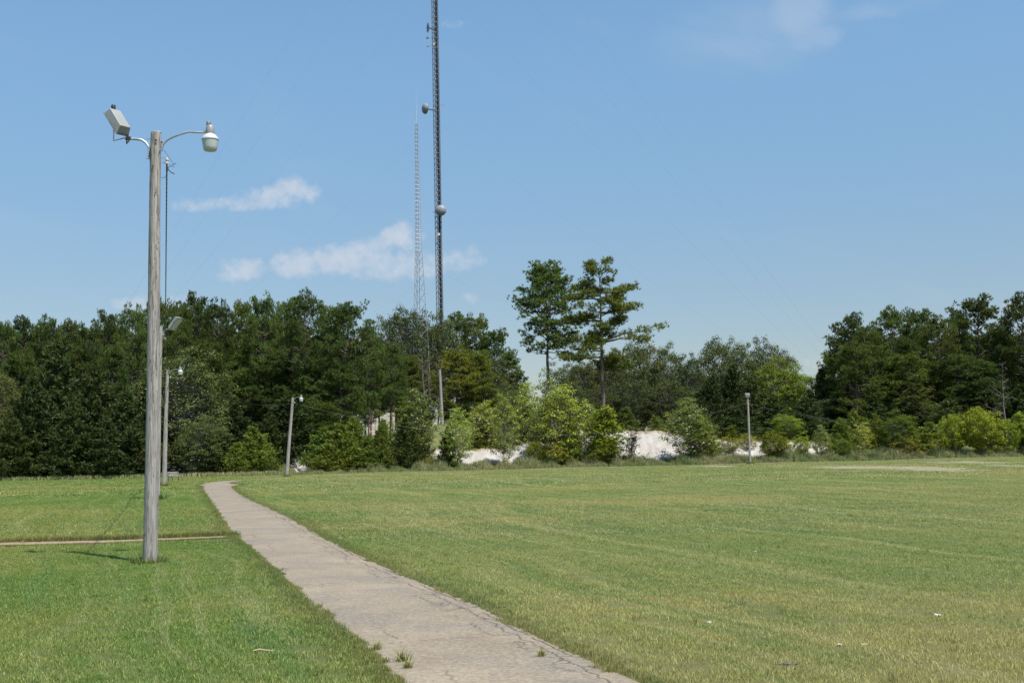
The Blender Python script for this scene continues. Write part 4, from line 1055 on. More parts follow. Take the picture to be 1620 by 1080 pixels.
# the two lone pines
def lone(px, pxb, tp, d, lb, gen, lm):
    w, V, T, H = gen; H = float(np.percentile(V[:, 2], 99.8))
    p = P(px, tp, d); pb = P(pxb, 690, d); g = float(hz(pb.x, d)); s = (p.z - g) / H
    o = empty('lone_pine', (pb.x, d, g - .05), lb, 'pine tree', None, 0)
    o.scale = (s, s, s)
    link(bpy.data.objects.new('trunk', w.mesh('trunk', B_PINE)), o); link(bpy.data.objects.new('crown', mesh_np('crown', V, [T], lm)), o)
    return o
lone(866, 869, 414, 188, 'tall lone pine with bare trunk and open round crown', gen_pine(501, 25, 4.8, .50, 76, 4.6, 10, 14, .74, 0, 'egg', .50, .10), L_PINE).scale[0] *= 1.12

# second one is built limb by limb: tiers of sunny shelves and one long arm
def gen_tier_pine(seed, H):
    r = np.random.default_rng(seed); w = Wood(); B, D, ND = [], [], []
    zt = np.linspace(0, H * .97, 9); tr = np.stack([np.cumsum(r.normal(0, .05, 9)), np.cumsum(r.normal(0, .05, 9)), zt], 1); w.tube(tr, .33, .04, 9)
    def limb(z, a, L, e, cl_n=5, rad=.75):
        dh = np.array((math.cos(a), math.sin(a), 0)); ss = np.linspace(0, 1, 6)
        p0 = np.array([np.interp(z, zt, tr[:, 0]), np.interp(z, zt, tr[:, 1]), z])
        pts = p0 + dh * (ss * L)[:, None] + np.array((0, 0, 1)) * (ss * L * e + ss ** 2 * L * .08)[:, None]; pts[1:] += np.cumsum(r.normal(size=(5, 3)), axis=0) * .03 * L
        w.tube(pts, .022 * L + .025, .015, 5)
        for k in range(cl_n):
            s_ = 1 - .6 * k / cl_n; c0 = np.array([np.interp(s_, ss, pts[:, j]) for j in range(3)])
            sd = np.array((-dh[1], dh[0], 0)) * r.choice((-1, 1)) * (k > 0) * r.uniform(.15, .4) * L
            c1 = c0 + sd + np.array((0, 0, r.uniform(.05, .25))); w.tube([c0, c1], .025, .01, 3)
            m = int(16 * r.uniform(.7, 1.3)); off = crown_pts(r, m) * np.array((1, 1, .58)) * rad * 1.05 * r.uniform(.4, 1.25, (m, 1))
            ND.append(unit(np.repeat(unit(off * np.array((1, 1, 2.6))), 14, 0) * .7 + dh * .3 + np.array((0, 0, .75)))); B.append(np.repeat(c1 + off, 14, 0)); D.append(unit(r.normal(size=(m * 14, 3)) * .8 + np.array((0, 0, .8)) + dh * .3))
    # (height fraction, azimuth deg [0 = right], length, rise)
    for zf in np.linspace(.40, .985, 46):
        Lm = float(np.interp(zf, [.4, .5, .56, .62, .7, .8, .9, 1], [1.8, 3.2, 2.6, 3.2, 3.6, 3.6, 2.8, 1.2]))
        if r.random() < .12: continue
        limb(zf * H, r.uniform(0, 6.283), Lm * r.uniform(.55, 1.1), float(np.interp(zf, [.4, .7, 1], [-.05, .08, .5])), int(3 + Lm * .6))
    for a, zf, L, e in ((.1, .56, 7.6, .03), (-.35, .55, 6.2, .0), (3.3, .57, 4.4, .0), (2.9, .47, 5.4, -.04), (3.5, .44, 4.6, -.05), (.3, .45, 4.8, -.02), (.0, .40, 3.6, -.02), (3.1, .67, 4.6, .05), (0.2, .72, 4.6, .05), (3.0, .79, 4.4, .1), (.2, .83, 4.3, .1)):
        limb(zf * H, a, L, e, 7, .85)
    B = np.concatenate(B); D = np.concatenate(D); V, T = tris(B, D, r.uniform(.6, 1.15, len(B)) * .5, .075, r, np.concatenate(ND))
    return w, V, T, H
lone(954, 955, 408, 172, 'lone pine with sunny tiers and one long low arm', gen_tier_pine(77, 24), L_PINEY)

# ------------------------------------------------------------------ poles and lamps
m_pole, nt, b = mat('weathered_pole_wood')
co = nt.new('ShaderNodeTexCoord').outputs['Object']
gr = nt.noise(nt.v('MULTIPLY', co, (1., 1., .03)), 42., 7., .75); gr2 = nt.noise(nt.v('MULTIPLY', co, (1., 1., .018)), 95., 5., .75); bl = nt.noise(co, 1.6, 4.)
kn = nt.noise(nt.v('MULTIPLY', co, (1., 1., .5)), 5., 2.)
c = nt.mix(nt.step(gr, .36, .64), (.20, .178, .155), (.47, .44, .40))
c = nt.mix(nt.m('MULTIPLY', nt.step(gr2, .54, .66), .85), c, (.12, .10, .085))
c = nt.mix(nt.m('MULTIPLY', nt.step(bl, .55, .75), .35), c, (.36, .29, .22))
chk = nt.noise(nt.v('MULTIPLY', co, (1., 1., .06)), 13., 3., .6)
c = nt.mix(nt.m('MULTIPLY', nt.step(nt.m('ABSOLUTE', nt.m('SUBTRACT', chk, .5)), .022, .004), .8), c, (.075, .06, .05))
c = nt.mix(nt.m('MULTIPLY', nt.step(kn, .70, .76), .7), c, (.13, .10, .08))
nt.set(b.inputs['Base Color'], c); b.inputs['Roughness'].default_value = .85
nt.set(b.inputs['Normal'], nt.bump(nt.m('ADD', gr, gr2), .6, .012))
m_galv = simple('galvanised_steel', (.50, .51, .52), .45, .75, .12, 14.)
m_paint = simple('grey_painted_metal', (.33, .33, .31), .45, .2, .04, 3.)
m_paintd = simple('dull_grey_end_cap', (.20, .20, .19), .5, .3, .2, 8.)
m_white = simple('white_enamel', (.52, .53, .53), .4, 0., .06, 8.)
m_black = simple('black_rubber', (.018, .018, .02), .6, 0., .2, 9.)
m_rust = simple('rusty_bolt', (.10, .06, .04), .8, .3, .3, 20.)
m_porc = simple('porcelain', (.60, .58, .54), .25, 0., .06, 9.)
m_end = simple('pole_end_grain', (.55, .53, .49), .9, 0., .25, 30., .5)
m_glass, nt, b = mat('lamp_refractor')
b.inputs['Base Color'].default_value = (.62, .66, .62, 1); b.inputs['Roughness'].default_value = .35; b.inputs['Transmission Weight'].default_value = .25; b.inputs['IOR'].default_value = 1.3
wv = nt.new('ShaderNodeTexWave'); nt.set(wv.inputs[0], nt.new('ShaderNodeTexCoord').outputs['Object']); wv.inputs['Scale'].default_value = 30; wv.bands_direction = 'Z'
nt.set(b.inputs['Normal'], nt.bump(wv.outputs[0], .15, .004))

def pole_mesh(top, r0, r1, segs=30, n=28, seed=0, notch=True):
    r = np.random.default_rng(seed); mb = MB(); H = top.length
    ax = top
    vs = []; m = segs + 1
    for i in range(m):
        t = i / segs; c_ = ax * t + Vector((math.sin(t * 5 + seed) * .012, math.cos(t * 4 + seed) * .012, 0)) * (H / 8)
        rad = r0 + (r1 - r0) * t
        for k in range(n):
            th = 2 * math.pi * k / n
            rr_ = rad * (1 + .018 * math.sin(k * 3 + seed) + .012 * r.normal())
            if i == segs: rr_ *= .96
            vs.append(c_ + Vector((math.cos(th) * rr_, math.sin(th) * rr_, 0)))
    fs = [(i * n + k, i * n + (k + 1) % n, (i + 1) * n + (k + 1) % n, (i + 1) * n + k) for i in range(m - 1) for k in range(n)]
    fs += [tuple(range(n))[::-1], tuple(range((m - 1) * n, m * n))]
    mb._add([v for v in vs], fs); return mb
def frame(side):      # rotation: local x points along 'side' on the ground plane
    return Matrix.Rotation(math.atan2(side[1], side[0]), 3, 'Z')

def barn_lamp(parent, at, reach, rise, s=1.0, ang=0.):
    """dusk to dawn lamp on a curved arm starting on the pole at 'at'"""
    Rz = Matrix.Rotation(ang, 3, 'Z'); at = Vector(at)
    def q(x, z, y=0): return at + Rz @ Vector((x * s, y * s, z * s))
    k = reach / .78
    arm = [q(.0, 0), q(.02, .12 * rise), q(.09 * k, .24 * rise), q(.20 * k, .34 * rise), q(.38 * k, .44 * rise), (q(.5 * k, .49 * rise)), q(.66 * k, .47 * rise), q(.80 * k, .46 * rise)]
    mb = MB(); mb.tube(arm, .019 * s, 10); a = mb.build('lamp_arm', m_galv, parent, True)
    MB().box(at + Rz @ Vector((-.012 * s, 0, .02 * s)), (.02 * s, .07 * s, .16 * s), Rz).build('arm_bracket', m_galv, a)
    e = arm[-1] + Rz @ Vector((.10 * s, 0, 0))
    hz0 = e
    body = MB(); body.lathe([(.075 * s, -.05 * s), (.082 * s, -.02 * s), (.082 * s, .10 * s), (.07 * s, .125 * s), (.0005, .13 * s)], hz0, 20)
    body.box(hz0 + Rz @ Vector((-.09 * s, 0, .01 * s)), (.08 * s, .055 * s, .05 * s), Rz)
    hd = body.build('lamp_head', m_paint, parent, True)
    sk = MB(); sk.lathe([(.06 * s, .0), (.075 * s, -.03 * s), (.125 * s, -.07 * s), (.158 * s, -.115 * s), (.164 * s, -.135 * s), (.164 * s, -.15 * s), (.158 * s, -.15 * s)], hz0 + Vector((0, 0, -.0 * s)), 32); sk.build('reflector', m_white, hd, True)
    rf_ = MB(); rf_.lathe([(.155 * s, -.152 * s), (.150 * s, -.2 * s), (.136 * s, -.29 * s), (.124 * s, -.35 * s), (.112 * s, -.362 * s), (.02 * s, -.366 * s)], hz0, 32); rf_.build('refractor_bowl', m_glass, hd, True)
    pc = MB(); pc.lathe([(.04 * s, .0), (.044 * s, .01 * s), (.044 * s, .07 * s), (.036 * s, .085 * s), (.0005, .09 * s)], hz0 + Vector((0, 0, .125 * s)) + Rz @ Vector((-.03 * s, 0, 0)), 16); pc.build('photocell', m_paintd, hd, True)
    return e
def flood(parent, at, arm_pts, centre, hdir, wdir, th, Ls, Ws, Ts, dark_cell=True):
    """boxy floodlight: hdir/wdir horizontal unit vectors, th tilt of the long axis below horizontal"""
    mb = MB(); mb.tube(arm_pts, .024, 10); arm = mb.build('lamp_arm', m_galv, parent, True)
    MB().box(Vector(arm_pts[0]) , (.05, .08, .18)).build('arm_bracket', m_galv, arm)
    h = Vector(hdir).normalized(); W = Vector(wdir).normalized()
    L = h * math.cos(th) - Vector((0, 0, 1)) * math.sin(th); n = -(h * math.sin(th) + Vector((0, 0, 1)) * math.cos(th))
    c = Vector(centre)
    def pt(a, b_, k): return c + L * a * Ls / 2 + W * b_ * Ws / 2 + n * k * Ts
    vs = [pt(a * f1, b_ * f2, k) for a in (-1, 1) for b_ in (-1, 1) for k, f1, f2 in ((.0, .84, .86), (.85, 1., 1.))]
    hous = MB().hexa(vs).build('flood_housing', m_paint, parent, False, .012)
    MB().hexa([pt(a * 1.05, b_ * 1.05, k) for a in (-1, 1) for b_ in (-1, 1) for k in (.86, 1.0)]).build('lens_frame', m_paintd, hous, False, .006)
    MB().hexa([pt(a * .9, b_ * .9, k) for a in (-1, 1) for b_ in (-1, 1) for k in (.99, 1.01)]).build('lens_glass', m_glass, hous)
    # yoke round the lower end
    yk = MB(); e = Vector(arm_pts[-1])
    for sgn in (-1, 1):
        a = pt(.35, sgn * 1.08, .5); yk.tube([a, a + Vector((0, 0, -Ls * .55)), e + W * sgn * Ws * .2 + Vector((0, 0, .02))], .016, 6)
    yk.build('yoke', m_paintd, hous)
    kc = pt(-.95, 0, .3)
    MB().lathe([(.042, 0), (.045, .07), (.03, .09), (.0005, .092)], kc + Vector((0, 0, .02)), 14).build('photocell', m_black, hous, True)
    MB().box(e + Vector((.0, 0, .01)), (.11, .06, .06)).build('knuckle', m_black, arm, False, .008)
    for k_ in range(6): pass
def insulator(parent, at, out, name='insulator'):
    at = Vector(at); o_ = Vector(out)
    br = MB(); br.tube([at, at + o_], .008, 6); br.tube([at + Vector((0, 0, .09)), at + o_ * .98 + Vector((0, 0, .085))], .006, 6)
    ins = MB().lathe([(.02, -.06), (.042, -.052), (.042, -.03), (.024, -.015), (.024, .005), (.042, .02), (.042, .045), (.02, .055), (.02, .075)], at + o_ + Vector((0, 0, .02)), 16).build(name, m_porc, parent, True)
    br.build('bracket', m_galv, ins)
    return at + o_
INS = {}
def make_pole(key, base_px, top_px, d, r0, r1, label, n=28, group='weathered wooden light poles'):
    B = P(base_px[0], base_px[1], d); g = float(hz(B.x, d)); B.z = g
    T = P(top_px[0], top_px[1], d)
    o = empty('light_pole', B - Vector((0, 0, .1)), label, 'light pole', group)
    ax = T - B + Vector((0, 0, .1)); 
    mb = pole_mesh(ax, r0, r1, 40, n, len(INS)); mb.build('pole', m_pole, o, True)
    MB().lathe([(r1 * .93, 0), (r1 * .9, .012), (.001, .02)], ax + Vector((0, 0, .001)), 20).build('pole_top', m_end, o)
    INS[key] = (B - Vector((0, 0, .1)), ax)
    return o, ax
# main pole
po, ax = make_pole('a', (237, 888), (248, 210), 22.7, .134, .098, 'tall weathered wooden pole with boxy floodlight and round lamp, in full on the near lawn')
ppm = F / 22.7
def rel(px, py, y=0.):   # photo position -> local coords of the main pole
    return P(px, py, 22.7 + y) - INS['a'][0]
barn_lamp(po, rel(257, 234), .80, .62, 1.0, 0.)
flood(po, rel(236, 240), [rel(236, 241), rel(235, 232), rel(231, 226), rel(224, 221.5), rel(214, 220), rel(203, 220)], rel(190.5, 186.5) , (.8, -.6, 0), (.6, .8, 0), R_(50), .62, .27, .18)
insulator(po, rel(256, 257), Vector((.10, 0, 0)))
wr = MB()
wr.tube([rel(236, 236, -.03), rel(236.5, 247, -.05), rel(238, 258, -.04)], .008, 6); wr.tube([rel(259, 237), rel(266, 247), rel(274, 259), rel(276, 264), rel(268, 263)], .004, 5)
wr.tube([rel(264, 262), rel(266, 268), rel(271, 273), rel(276, 275)], .009, 6); wr.tube([rel(255, 281, -.02), rel(261, 281), rel(264, 276), rel(267, 264), rel(279, 258)], .005, 5)
wr.tube([rel(264, 258), rel(263.5, 268)], .013, 6)
wr.build('loose_wires', m_black, po)
for (px, py, rr_) in ((247, 222, .022), (246, 305, .014), (256, 225, .02), (242, 262, .012), (251, 384, .012)):
    p = rel(px, py, -.12); MB().lathe([(rr_ * .8, 0), (rr_, .012), (rr_ * .4, .02), (.0005, .021)], p, 10, Matrix.Rotation(R_(90), 3, 'X')).build('bolt', m_rust, po, True)
for (px, py) in ((235, 220), (235, 251)):
    MB().tube([rel(px - 3, py), rel(px + 6, py)], .008, 6).build('through_bolt', m_galv, po)
# pole 2 (mostly behind the first): floodlight only
pb_, ax2_ = make_pole('b', (247.5, 788), (254.3, 517), 56., .14, .10, 'second pole in line with boxy floodlight aimed up beside it, mostly hidden', 16)
def rel2(key, px, py, d): return P(px, py, d) - INS[key][0]
rb = lambda px, py: rel2('b', px, py, 56.)
flood(pb_, rb(258, 524), [rb(258, 528), rb(260, 523), rb(263, 521), rb(267, 520), rb(269, 519)], rb(275, 509), (.9, -.4, 0), (.4, .9, 0), R_(-48), .72, .40, .20)
insulator(pb_, rb(258.5, 536), Vector((.09, 0, 0)))
# pole 3
pc_, ax3_ = make_pole('c', (259.5, 768), (265, 585), 78., .16, .10, 'leaning wooden pole with white round lamp beside the park bench', 16)
rc_ = lambda px, py: rel2('c', px, py, 78.)
barn_lamp(pc_, rc_(266, 596), .74, 1.0, 1.0, -.2); insulator(pc_, rc_(267, 597), Vector((.1, 0, 0)))
MB().tube([rc_(268, 598), rc_(269, 605), rc_(268.5, 612)], .01, 5).build('loose_wires', m_black, pc_)
# pole 4
pd_, ax4_ = make_pole('d', (453.5, 752), (463, 629), 112., .17, .12, 'leaning wooden pole with small round lamp beside the bright cedar clump', 16)
rd_ = lambda px, py: rel2('d', px, py, 112.)
barn_lamp(pd_, rd_(464, 634), .60, .62, 1.15, -.3); insulator(pd_, rd_(464.5, 637), Vector((.1, 0, 0)))
# pole 5
pe_, ax5_ = make_pole('e', (1187, 732.5), (1182.5, 624), 122., .125, .10, 'wooden pole with square floodlight head before the sand bank', 16)
re_ = lambda px, py: rel2('e', px, py, 122.)
fh = MB().box(re_(1182.3, 625), (.48, .40, .36), Matrix.Rotation(R_(25), 3, 'X')).build('flood_housing', m_paintd, pe_, False, .03)
MB().box(re_(1182.3, 625) + Vector((0, -.2, -.08)), (.4, .03, .28), Matrix.Rotation(R_(25), 3, 'X')).build('lens_glass', m_glass, fh)
MB().tube([re_(1182.5, 632), re_(1182.3, 628)], .04, 8).build('mount', m_galv, pe_)
insulator(pe_, re_(1184, 638), Vector((-.14, 0, 0)))
# plain pole on the hill
Bp = P(700, 667, 208); gq = float(hz(Bp.x, 208)); Tp = P(695.5, 585, 208)
pf_ = empty('utility_pole', (Bp.x, 208, gq - .1), 'plain pale pole without lamp on the hill under the guyed mast', 'utility pole')
pole_mesh(Tp - Vector((Bp.x, 208, gq - .1)), .30, .22, 12, 12, 4).build('pole', m_pole, pf_, True)
MB().box(P(697.5, 650, 207.7) - Vector((Bp.x, 208, gq - .1)), (.35, .3, .8)).build('meter_box', m_paintd, pf_, False, .03)

# cables
def cable(p0, p1, sag, rad, label, twist=0., n=60, group=None, mt_=None):
    p0 = Vector(p0); p1 = Vector(p1); pts = []
    for i in range(n + 1):
        t = i / n; p = p0.lerp(p1, t); p.z -= sag * 4 * t * (1 - t); pts.append(p)
    base = p0.copy()
    o = empty('power_cable', base, label, 'cable', group)
    pts = [p - base for p in pts]
    if twist:
        L = (p1 - p0).length; N_ = int(min(600, L / twist * 8)); 
        for ph, mt2, rr in ((0, m_black, rad), (math.pi, m_black, rad), (math.pi / 2, m_galv, rad * .6)):
            q = []
            for i in range(N_ + 1):
                t = i / N_; p = p0.lerp(p1, t); p.z -= sag * 4 * t * (1 - t); a_ = t * L / twist * 2 * math.pi + ph
                q.append(p - base + Vector((math.cos(a_) * rad, 0, math.sin(a_) * rad)))
            MB().tube(q, rr, 5).build('strand', mt2, o)
    else: MB().tube(pts, rad, 5).build('strand', mt_ or m_black, o)
    return o
wA = INS['a'][0] + rel(264, 262); wB = INS['b'][0] + rb(261.5, 537); wC = INS['c'][0] + rc_(269, 598); wD = INS['d'][0] + rd_(466, 637); wE = INS['e'][0] + re_(1181, 638)
cable(wA, wB, .55, .009, 'twisted black cable hanging from the main pole to the second pole', .32)
cable(wB, wC, .4, .013, 'twisted cable from the second pole to the bench lamp pole', .5)
cable(wC, wD, .8, .016, 'sagging cable from the bench lamp pole toward the cedar clump pole', 0)
cable(wD, wE, 3.2, .018, 'long sagging cable crossing in front of the saplings', 0)
cable(wE, P(1700, 655, 140), 2.0, .022, 'long cable running from the square floodlight pole past the dark cedars', 0)

# ------------------------------------------------------------------ masts
m_mast = simple('weathered_mast_steel', (.16, .15, .155), .6, .3, .3, 3.)
m_mastl = simple('galvanised_lattice', (.42, .44, .46), .5, .5, .15, 3.)
m_line = simple('coax_cable', (.03, .03, .032), .5, 0., .3, 4.)
m_dish = simple('dish_grey', (.2, .215, .235), .5, 0., .08, 2.)
m_disht = simple('dish_radome', (.23, .25, .27), .5, 0., .05, 2.)
MX = P(697, 600, 240).x; MZ = float(hz(MX, 240)); MH = 132.
mast = empty('guyed_mast', (MX, 240, MZ), 'very tall narrow guyed radio mast with round dishes leaving the frame', 'radio mast', None, R_(12))
w_m = 1.28
cor = [Vector((math.cos(a) * w_m / math.sqrt(3), math.sin(a) * w_m / math.sqrt(3), 0)) for a in (R_(90), R_(210), R_(330))]
for c_ in cor: MB().tube([c_, c_ + Vector((0, 0, MH))], .065, 6).build('leg', m_mast, mast)
br = MB(); zb = 0.; kz = 0
while zb < MH - 1.2:
    for i in range(3):
        a, c2 = cor[i], cor[(i + 1) % 3]
        br.tube([a + Vector((0, 0, zb)), c2 + Vector((0, 0, zb))], .04, 4, False)
        br.tube([a + Vector((0, 0, zb)), c2 + Vector((0, 0, zb + 1.1))], .035, 4, False)
    zb += 1.1
brace = br.build('bracing', m_mast, mast); brace['kind'] = 'stuff'
for (x0, y0, r_) in ((.20, -.12, .075), (.33, -.16, .07), (.42, -.02, .06), (.08, -.2, .06), (.50, -.15, .055), (.28, -.30, .05), (.40, -.27, .05)):
    MB().tube([(x0 + .02 * math.sin(z_ * .3), y0, z_) for z_ in np.linspace(0, MH, 30)], r_, 5).build('feed_line', m_line, mast)
def mloc(px, py, y=240.):
    v = P(px, py, y) - Vector((MX, 240, MZ)); return Matrix.Rotation(-R_(12), 3, 'Z') @ v
def dish(px, py, rad, direc, label, drum=True):
    c = mloc(px, py, 239.); z_ = Vector((0, 0, 1)); dv = Matrix.Rotation(-R_(12), 3, 'Z') @ Vector(direc).normalized()
    M = dv.to_track_quat('Z', 'Y').to_matrix()
    if drum:
        d = MB().lathe([(.05, -.34 * rad), (.55 * rad, -.28 * rad), (.95 * rad, -.1 * rad), (rad, .0), (rad, .14 * rad)], c, 28, M).build('dish', m_dish, mast, True)
        MB().lathe([(rad * .998, .14 * rad), (.93 * rad, .36 * rad), (.7 * rad, .58 * rad), (.38 * rad, .7 * rad), (.01, .74 * rad)], c, 28, M).build('radome', m_disht, d, True)
    else:
        d = MB().lathe([(.05, -.3 * rad), (.6 * rad, -.2 * rad), (rad, .0), (rad, .03), (.55 * rad, -.17 * rad), (.04, -.26 * rad)], c, 24, M).build('dish', m_disht, mast, True)
        MB().tube([c - dv * .3 * rad, c + dv * .5 * rad], .04, 6).build('feed_horn', m_dish, d)
    ax0 = Vector((0, 0, c.z)); MB().tube([c - dv * .25 * rad, ax0 + Vector((0, 0, -.2))], .13, 6).build('dish_mount', m_mast, d)
    d['label'] = label
dish(697.5, 333, 1.12, (-.12, -1, -.02), 'round grey dish facing the field')
dish(674, 172, 1.12, (-1., -.45, 0), 'grey dish turned sideways')
dish(677, 44, 1.05, (-1., -.3, 0), 'open dish near the top of the frame', False)
for (px, py, sx) in ((676.5, 60.5, -1), (692, 61, 1), (677, 73, -1), (692, 74, 1)):
    c = mloc(px, py); t_ = MB().tube([Vector((0, 0, c.z)), c], .04, 5); t_.box(c, (.45, .35, .35)); t_.build('small_antenna', m_paint, mast, False)
MB().box(mloc(686.5, 70, 239), (.4, .3, .35)).build('junction_box', m_white, mast); MB().box(mloc(694, 371, 239), (.5, .4, .45)).build('junction_box', m_white, mast)
for (a, b_) in (((690, 167), (703, 165.5)), ((679, 335), (688, 335)), ((655, 345), (655.2, 345))):
    MB().tube([mloc(*a), mloc(*b_)], .05, 5).build('whip_antenna', m_galv, mast)
# guy wires
def gw(zz, A, sag=1.5):
    A = Matrix.Rotation(-R_(12), 3, 'Z') @ (Vector(A) - Vector((MX, 240, MZ))); T = Vector((0, 0, zz)); pts = []
    for i in range(31):
        t = i / 30; p = T.lerp(A, t); p.z -= sag * 4 * t * (1 - t); pts.append(p)
    MB().tube(pts, .0055, 4).build('guy_wire', m_mast, mast)
def z_of(py): return P(692, py, 240).z - MZ
AR = P(1415, 640, 200); AR.z = float(hz(AR.x, 200)) + .3
AL = P(35, 690, 141); AL.z = float(hz(AL.x, 141)) + .6
AB = Vector((MX - 4, 330, 8))
for py in (430, 190, -45, -200, -330):
    gw(z_of(py), AR, 2.); gw(z_of(py), AL, 2.); gw(z_of(py), AB, 2.)

# self supporting lattice tower
TX = P(664.5, 600, 228).x; TZ = float(hz(TX, 228))
tow = empty('lattice_tower', (TX, 228, TZ), 'slender self supporting lattice tower tapering to a whip aerial', 'radio tower', None, R_(20))
def tz(py): return P(660, py, 228).z - TZ
prof = [(0, 3.9), (tz(550), 3.0), (tz(400), 1.35), (tz(370), 1.1), (tz(260), .80), (tz(196), .68)]
def tw_w(z_): return float(np.interp(z_, [p[0] for p in prof], [p[1] for p in prof]))
TH = tz(196)
angs = (R_(90), R_(210), R_(330))
def tc(i, z_): w_ = tw_w(z_) / math.sqrt(3); return Vector((math.cos(angs[i]) * w_, math.sin(angs[i]) * w_, z_))
zs_ = [p[0] for p in prof]
for i in range(3): MB().tube([tc(i, z_) for z_ in zs_], [.075, .065, .05, .045, .035, .03], 6).build('leg', m_mastl, tow)
br = MB(); z_ = 0.
while z_ < TH - .5:
    dz_ = max(.75, tw_w(z_) * .95) if z_ < tz(405) else .8
    dz_ = min(dz_, TH - z_)
    for i in range(3):
        j = (i + 1) % 3
        br.tube([tc(i, z_), tc(j, z_ + dz_)], .03, 4, False)
        if z_ < tz(405): br.tube([tc(j, z_), tc(i, z_ + dz_)], .03, 4, False)
        if z_ >= tz(405) : br.tube([tc(i, z_), tc(j, z_)], .022, 4, False)
    z_ += dz_
bb_ = br.build('bracing', m_mastl, tow); bb_['kind'] = 'stuff'
wh = MB(); wh.tube([(0, 0, TH), (0, 0, tz(172))], .07, 6); wh.tube([(0, 0, tz(173)), (0, 0, tz(136))], .045, 6)
wh.build('whip_aerial', m_white, tow)
for py, l_ in ((193, .5), (188, .35), (157, .25), (345, 1.4), (270, .7)):
    MB().tube([(-l_ if py in (345,) else -l_ / 2, 0, tz(py)), (l_ / 2, 0, tz(py))], .04, 5).build('side_arm', m_mastl, tow)
MB().tube([(.1, -.2, 2), (.1, -.2, TH)], .035, 5).build('feed_line', m_line, tow)

# ------------------------------------------------------------------ shed and gate on the hill
m_cream = simple('cream_wall_panel', (.62, .57, .47), .8, 0., .08, 1.5, .1)
m_trim = simple('rust_red_trim', (.26, .09, .045), .7, 0., .25, 5.)
SX0 = P(586, 650, 206); SX1 = P(622, 650, 206)
sg = float(hz(SX0.x, 206)); shh = P(600, 640, 206).z - sg
sw_ = SX1.x - SX0.x
shed = empty('shed', ((SX0.x + SX1.x) / 2, 207.4, sg - .1), 'cream equipment shed with rust red trim behind the saplings', 'shed', None, R_(-3))
MB().box((0, 0, shh / 2), (sw_ - .1, 2.8, shh)).build('wall', m_cream, shed)
MB().box((0, -.05, shh + .06), (sw_ + .2, 3.1, .14)).build('roof', m_trim, shed)
for s_ in (-1, 1): MB().box((s_ * (sw_ / 2 - .1), -1.42, shh / 2 - .05), (.3 if s_ < 0 else .12, .06, shh - .1)).build('corner_trim', m_trim, shed)
for k in range(1, 4): MB().box((-sw_ / 2 + sw_ * k / 4, -1.405, shh / 2 - .05), (.03, .03, shh - .12)).build('panel_seam', m_paint, shed)
dr = MB().box((sw_ * .12, -1.415, 1.05), (.9, .04, 2.1)).build('door', m_paint, shed); MB().box((sw_ * .12 + .36, -1.45, 1.05), (.05, .05, .16)).build('handle', m_black, dr)

GX = P(572.5, 660, 203); gg = float(hz(GX.x, 203)); gh = P(572, 648, 203).z - gg
gate = empty('steel_gate', (GX.x, 203, gg - .1), 'grey steel pipe and mesh gate standing open beside the cream shed', 'gate')
def gate_leaf(name, x0, x1, y0, y1, nvert, nrail, mesh_lines):
    mb = MB(); H_ = gh
    mb.tube([(x0, y0, 0), (x0, y0, H_)], .07, 6); mb.tube([(x1, y1, 0), (x1, y1, H_ - .3)], .05, 6)
    for k in range(nrail):
        z_ = .4 + (H_ - .7) * k / (nrail - 1); mb.tube([(x0, y0, z_), (x1, y1, z_)], .035, 5)
    for k in range(1, nvert): t = k / nvert; mb.tube([(x0 + (x1 - x0) * t, y0 + (y1 - y0) * t, .4), (x0 + (x1 - x0) * t, y0 + (y1 - y0) * t, H_ - .3)], .025, 4)
    return mb.build(name, m_galv, gate)
gate_leaf('gate_leaf', 0, .95, 0, 1.6, 6, 4, 0); gate_leaf('gate_leaf', .95, 2.0, 1.6, 1.7, 2, 5, 0)

# ------------------------------------------------------------------ bench
m_slat = simple('grey_weathered_slat', (.28, .26, .24), .8, 0., .2, 9., .3)
bx, by, bz = ground_at(277.5, 760.5)
ben = empty('park_bench', (bx, by, bz), 'small slatted grey park bench on the lawn under the rounded oak', 'bench', None, R_(62))
ben.scale = (.9, .9, .85)
W_ = 1.5
for k in range(4): MB().box((0, -.22 + k * .125, .45), (W_, .085, .04)).build('seat_slat', m_slat, ben)
for k in range(3): MB().box((0, .28 + k * .045, .58 + k * .15), (W_, .035, .085), Matrix.Rotation(R_(-14), 3, 'X')).build('backrest_slat', m_slat, ben)
for s_ in (-1, 1):
    x_ = s_ * (W_ / 2 - .12)
    MB().tube([(x_, -.26, 0), (x_, -.2, .43)], .025, 6).build('leg', m_black, ben); MB().tube([(x_, .26, 0), (x_, .22, .43), (x_, .4, .98)], .025, 6).build('leg', m_black, ben)
    MB().tube([(x_, .32, .68), (x_, -.26, .66), (x_, -.28, .44)], .022, 6).build('armrest', m_galv, ben)
    MB().box((x_, 0, .42), (.05, .5, .03)).build('seat_support', m_black, ben)

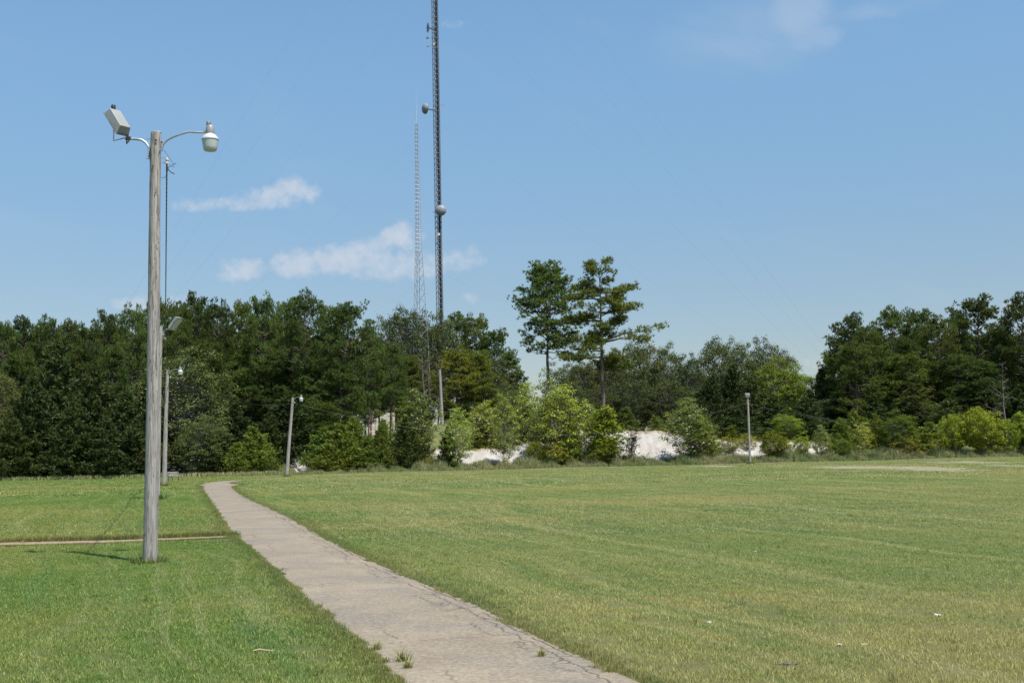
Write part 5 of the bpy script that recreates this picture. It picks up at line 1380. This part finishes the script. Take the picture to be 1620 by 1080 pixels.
# ------------------------------------------------------------------ small things on the ground
m_weed = L_YEL
for (px, py, s_, lb) in ((638, 1047, 1.25, 'green weed growing from the crack beside the path edge'), (857, 1040, .8, 'small weed growing in the middle of the cracked path'), (597, 1028, .8, 'flat dry weed at the grassy edge of the path'), (645, 1058, .7, 'tiny weed just below the larger path weed')):
    X, Y, Z = ground_at(px, py)
    o = empty('weed', (X, Y, Z + .012), lb, 'weed', 'weeds in the path cracks')
    V, Fc = blades(hash(lb) % 1000 + px, 46, .05 * s_, .04 * s_, .11 * s_, .008, 1.6)
    link(bpy.data.objects.new('leaves', mesh_np('leaves', V, Fc, m_fringe)), o)
    V, Fc = blades(px, 14, .03 * s_, .06 * s_, .14 * s_, .005, .7)
    link(bpy.data.objects.new('stalks', mesh_np('stalks', V, Fc, m_weed)), o)
m_paper = simple('crumpled_paper', (.58, .58, .56), .8, 0., .1, 30., .4)
rp_ = np.random.default_rng(21)
for (px, py, s_, lb) in ((1484, 975, 1.3, 'largest white paper scrap lying alone in the field'), (1122, 986, .9, 'white paper scrap lying closest to the path bend crack'), (1328, 1021, .8, 'white scrap, one of two lying close together'), (1369, 1021, .7, 'smaller white scrap of the two lying close together'), (938, 855, .9, 'tiny white scrap far out beside the path'), (1195, 873, .8, 'tiny white scrap far out in the open field')):
    X, Y, Z = ground_at(px, py)
    n = 7; V = []; 
    for i in range(n):
        for j in range(n): V.append((X + (i - 3) * .008 * s_, Y + (j - 3) * .011 * s_, Z + .008 + rp_.uniform(0, .02) * s_))
    gi = np.arange(n * n).reshape(n, n); Fc = np.stack([gi[:-1, :-1], gi[:-1, 1:], gi[1:, 1:], gi[1:, :-1]], -1).reshape(-1, 4)
    tag(link(bpy.data.objects.new('paper_scrap', mesh_np('paper_scrap', np.array(V), [Fc], m_paper))), lb, 'litter', 'white scraps in the grass')
X, Y, Z = ground_at(415, 1036)
st_ = MB(); st_.tube([(X - .09, Y, Z + .045), (X - .03, Y + .01, Z + .055), (X + .04, Y + .01, Z + .045), (X + .11, Y + .02, Z + .04)], [.006, .011, .008, .003], 7); st_.tube([(X - .03, Y + .01, Z + .055), (X - .07, Y - .02, Z + .05)], .004, 5)
tag(st_.build('stick', simple('pale_dry_stick', (.42, .30, .18), .8)), 'short pale dry stick lying on the green lawn', 'stick')
X, Y, Z = ground_at(1245, 1058)
dl_ = MB(); 
for k in range(7): dl_.tube([(X + (k - 3) * .03, Y + rp_.uniform(-.02, .02), Z + .04), (X + (k - 3) * .03 + rp_.uniform(-.05, .05), Y + rp_.uniform(-.04, .04), Z + .055)], .008, 5)
tag(dl_.build('dead_leaves', simple('grey_dead_leaf', (.20, .18, .15), .9)), 'small grey clump of dead leaves in the grass', 'leaves')
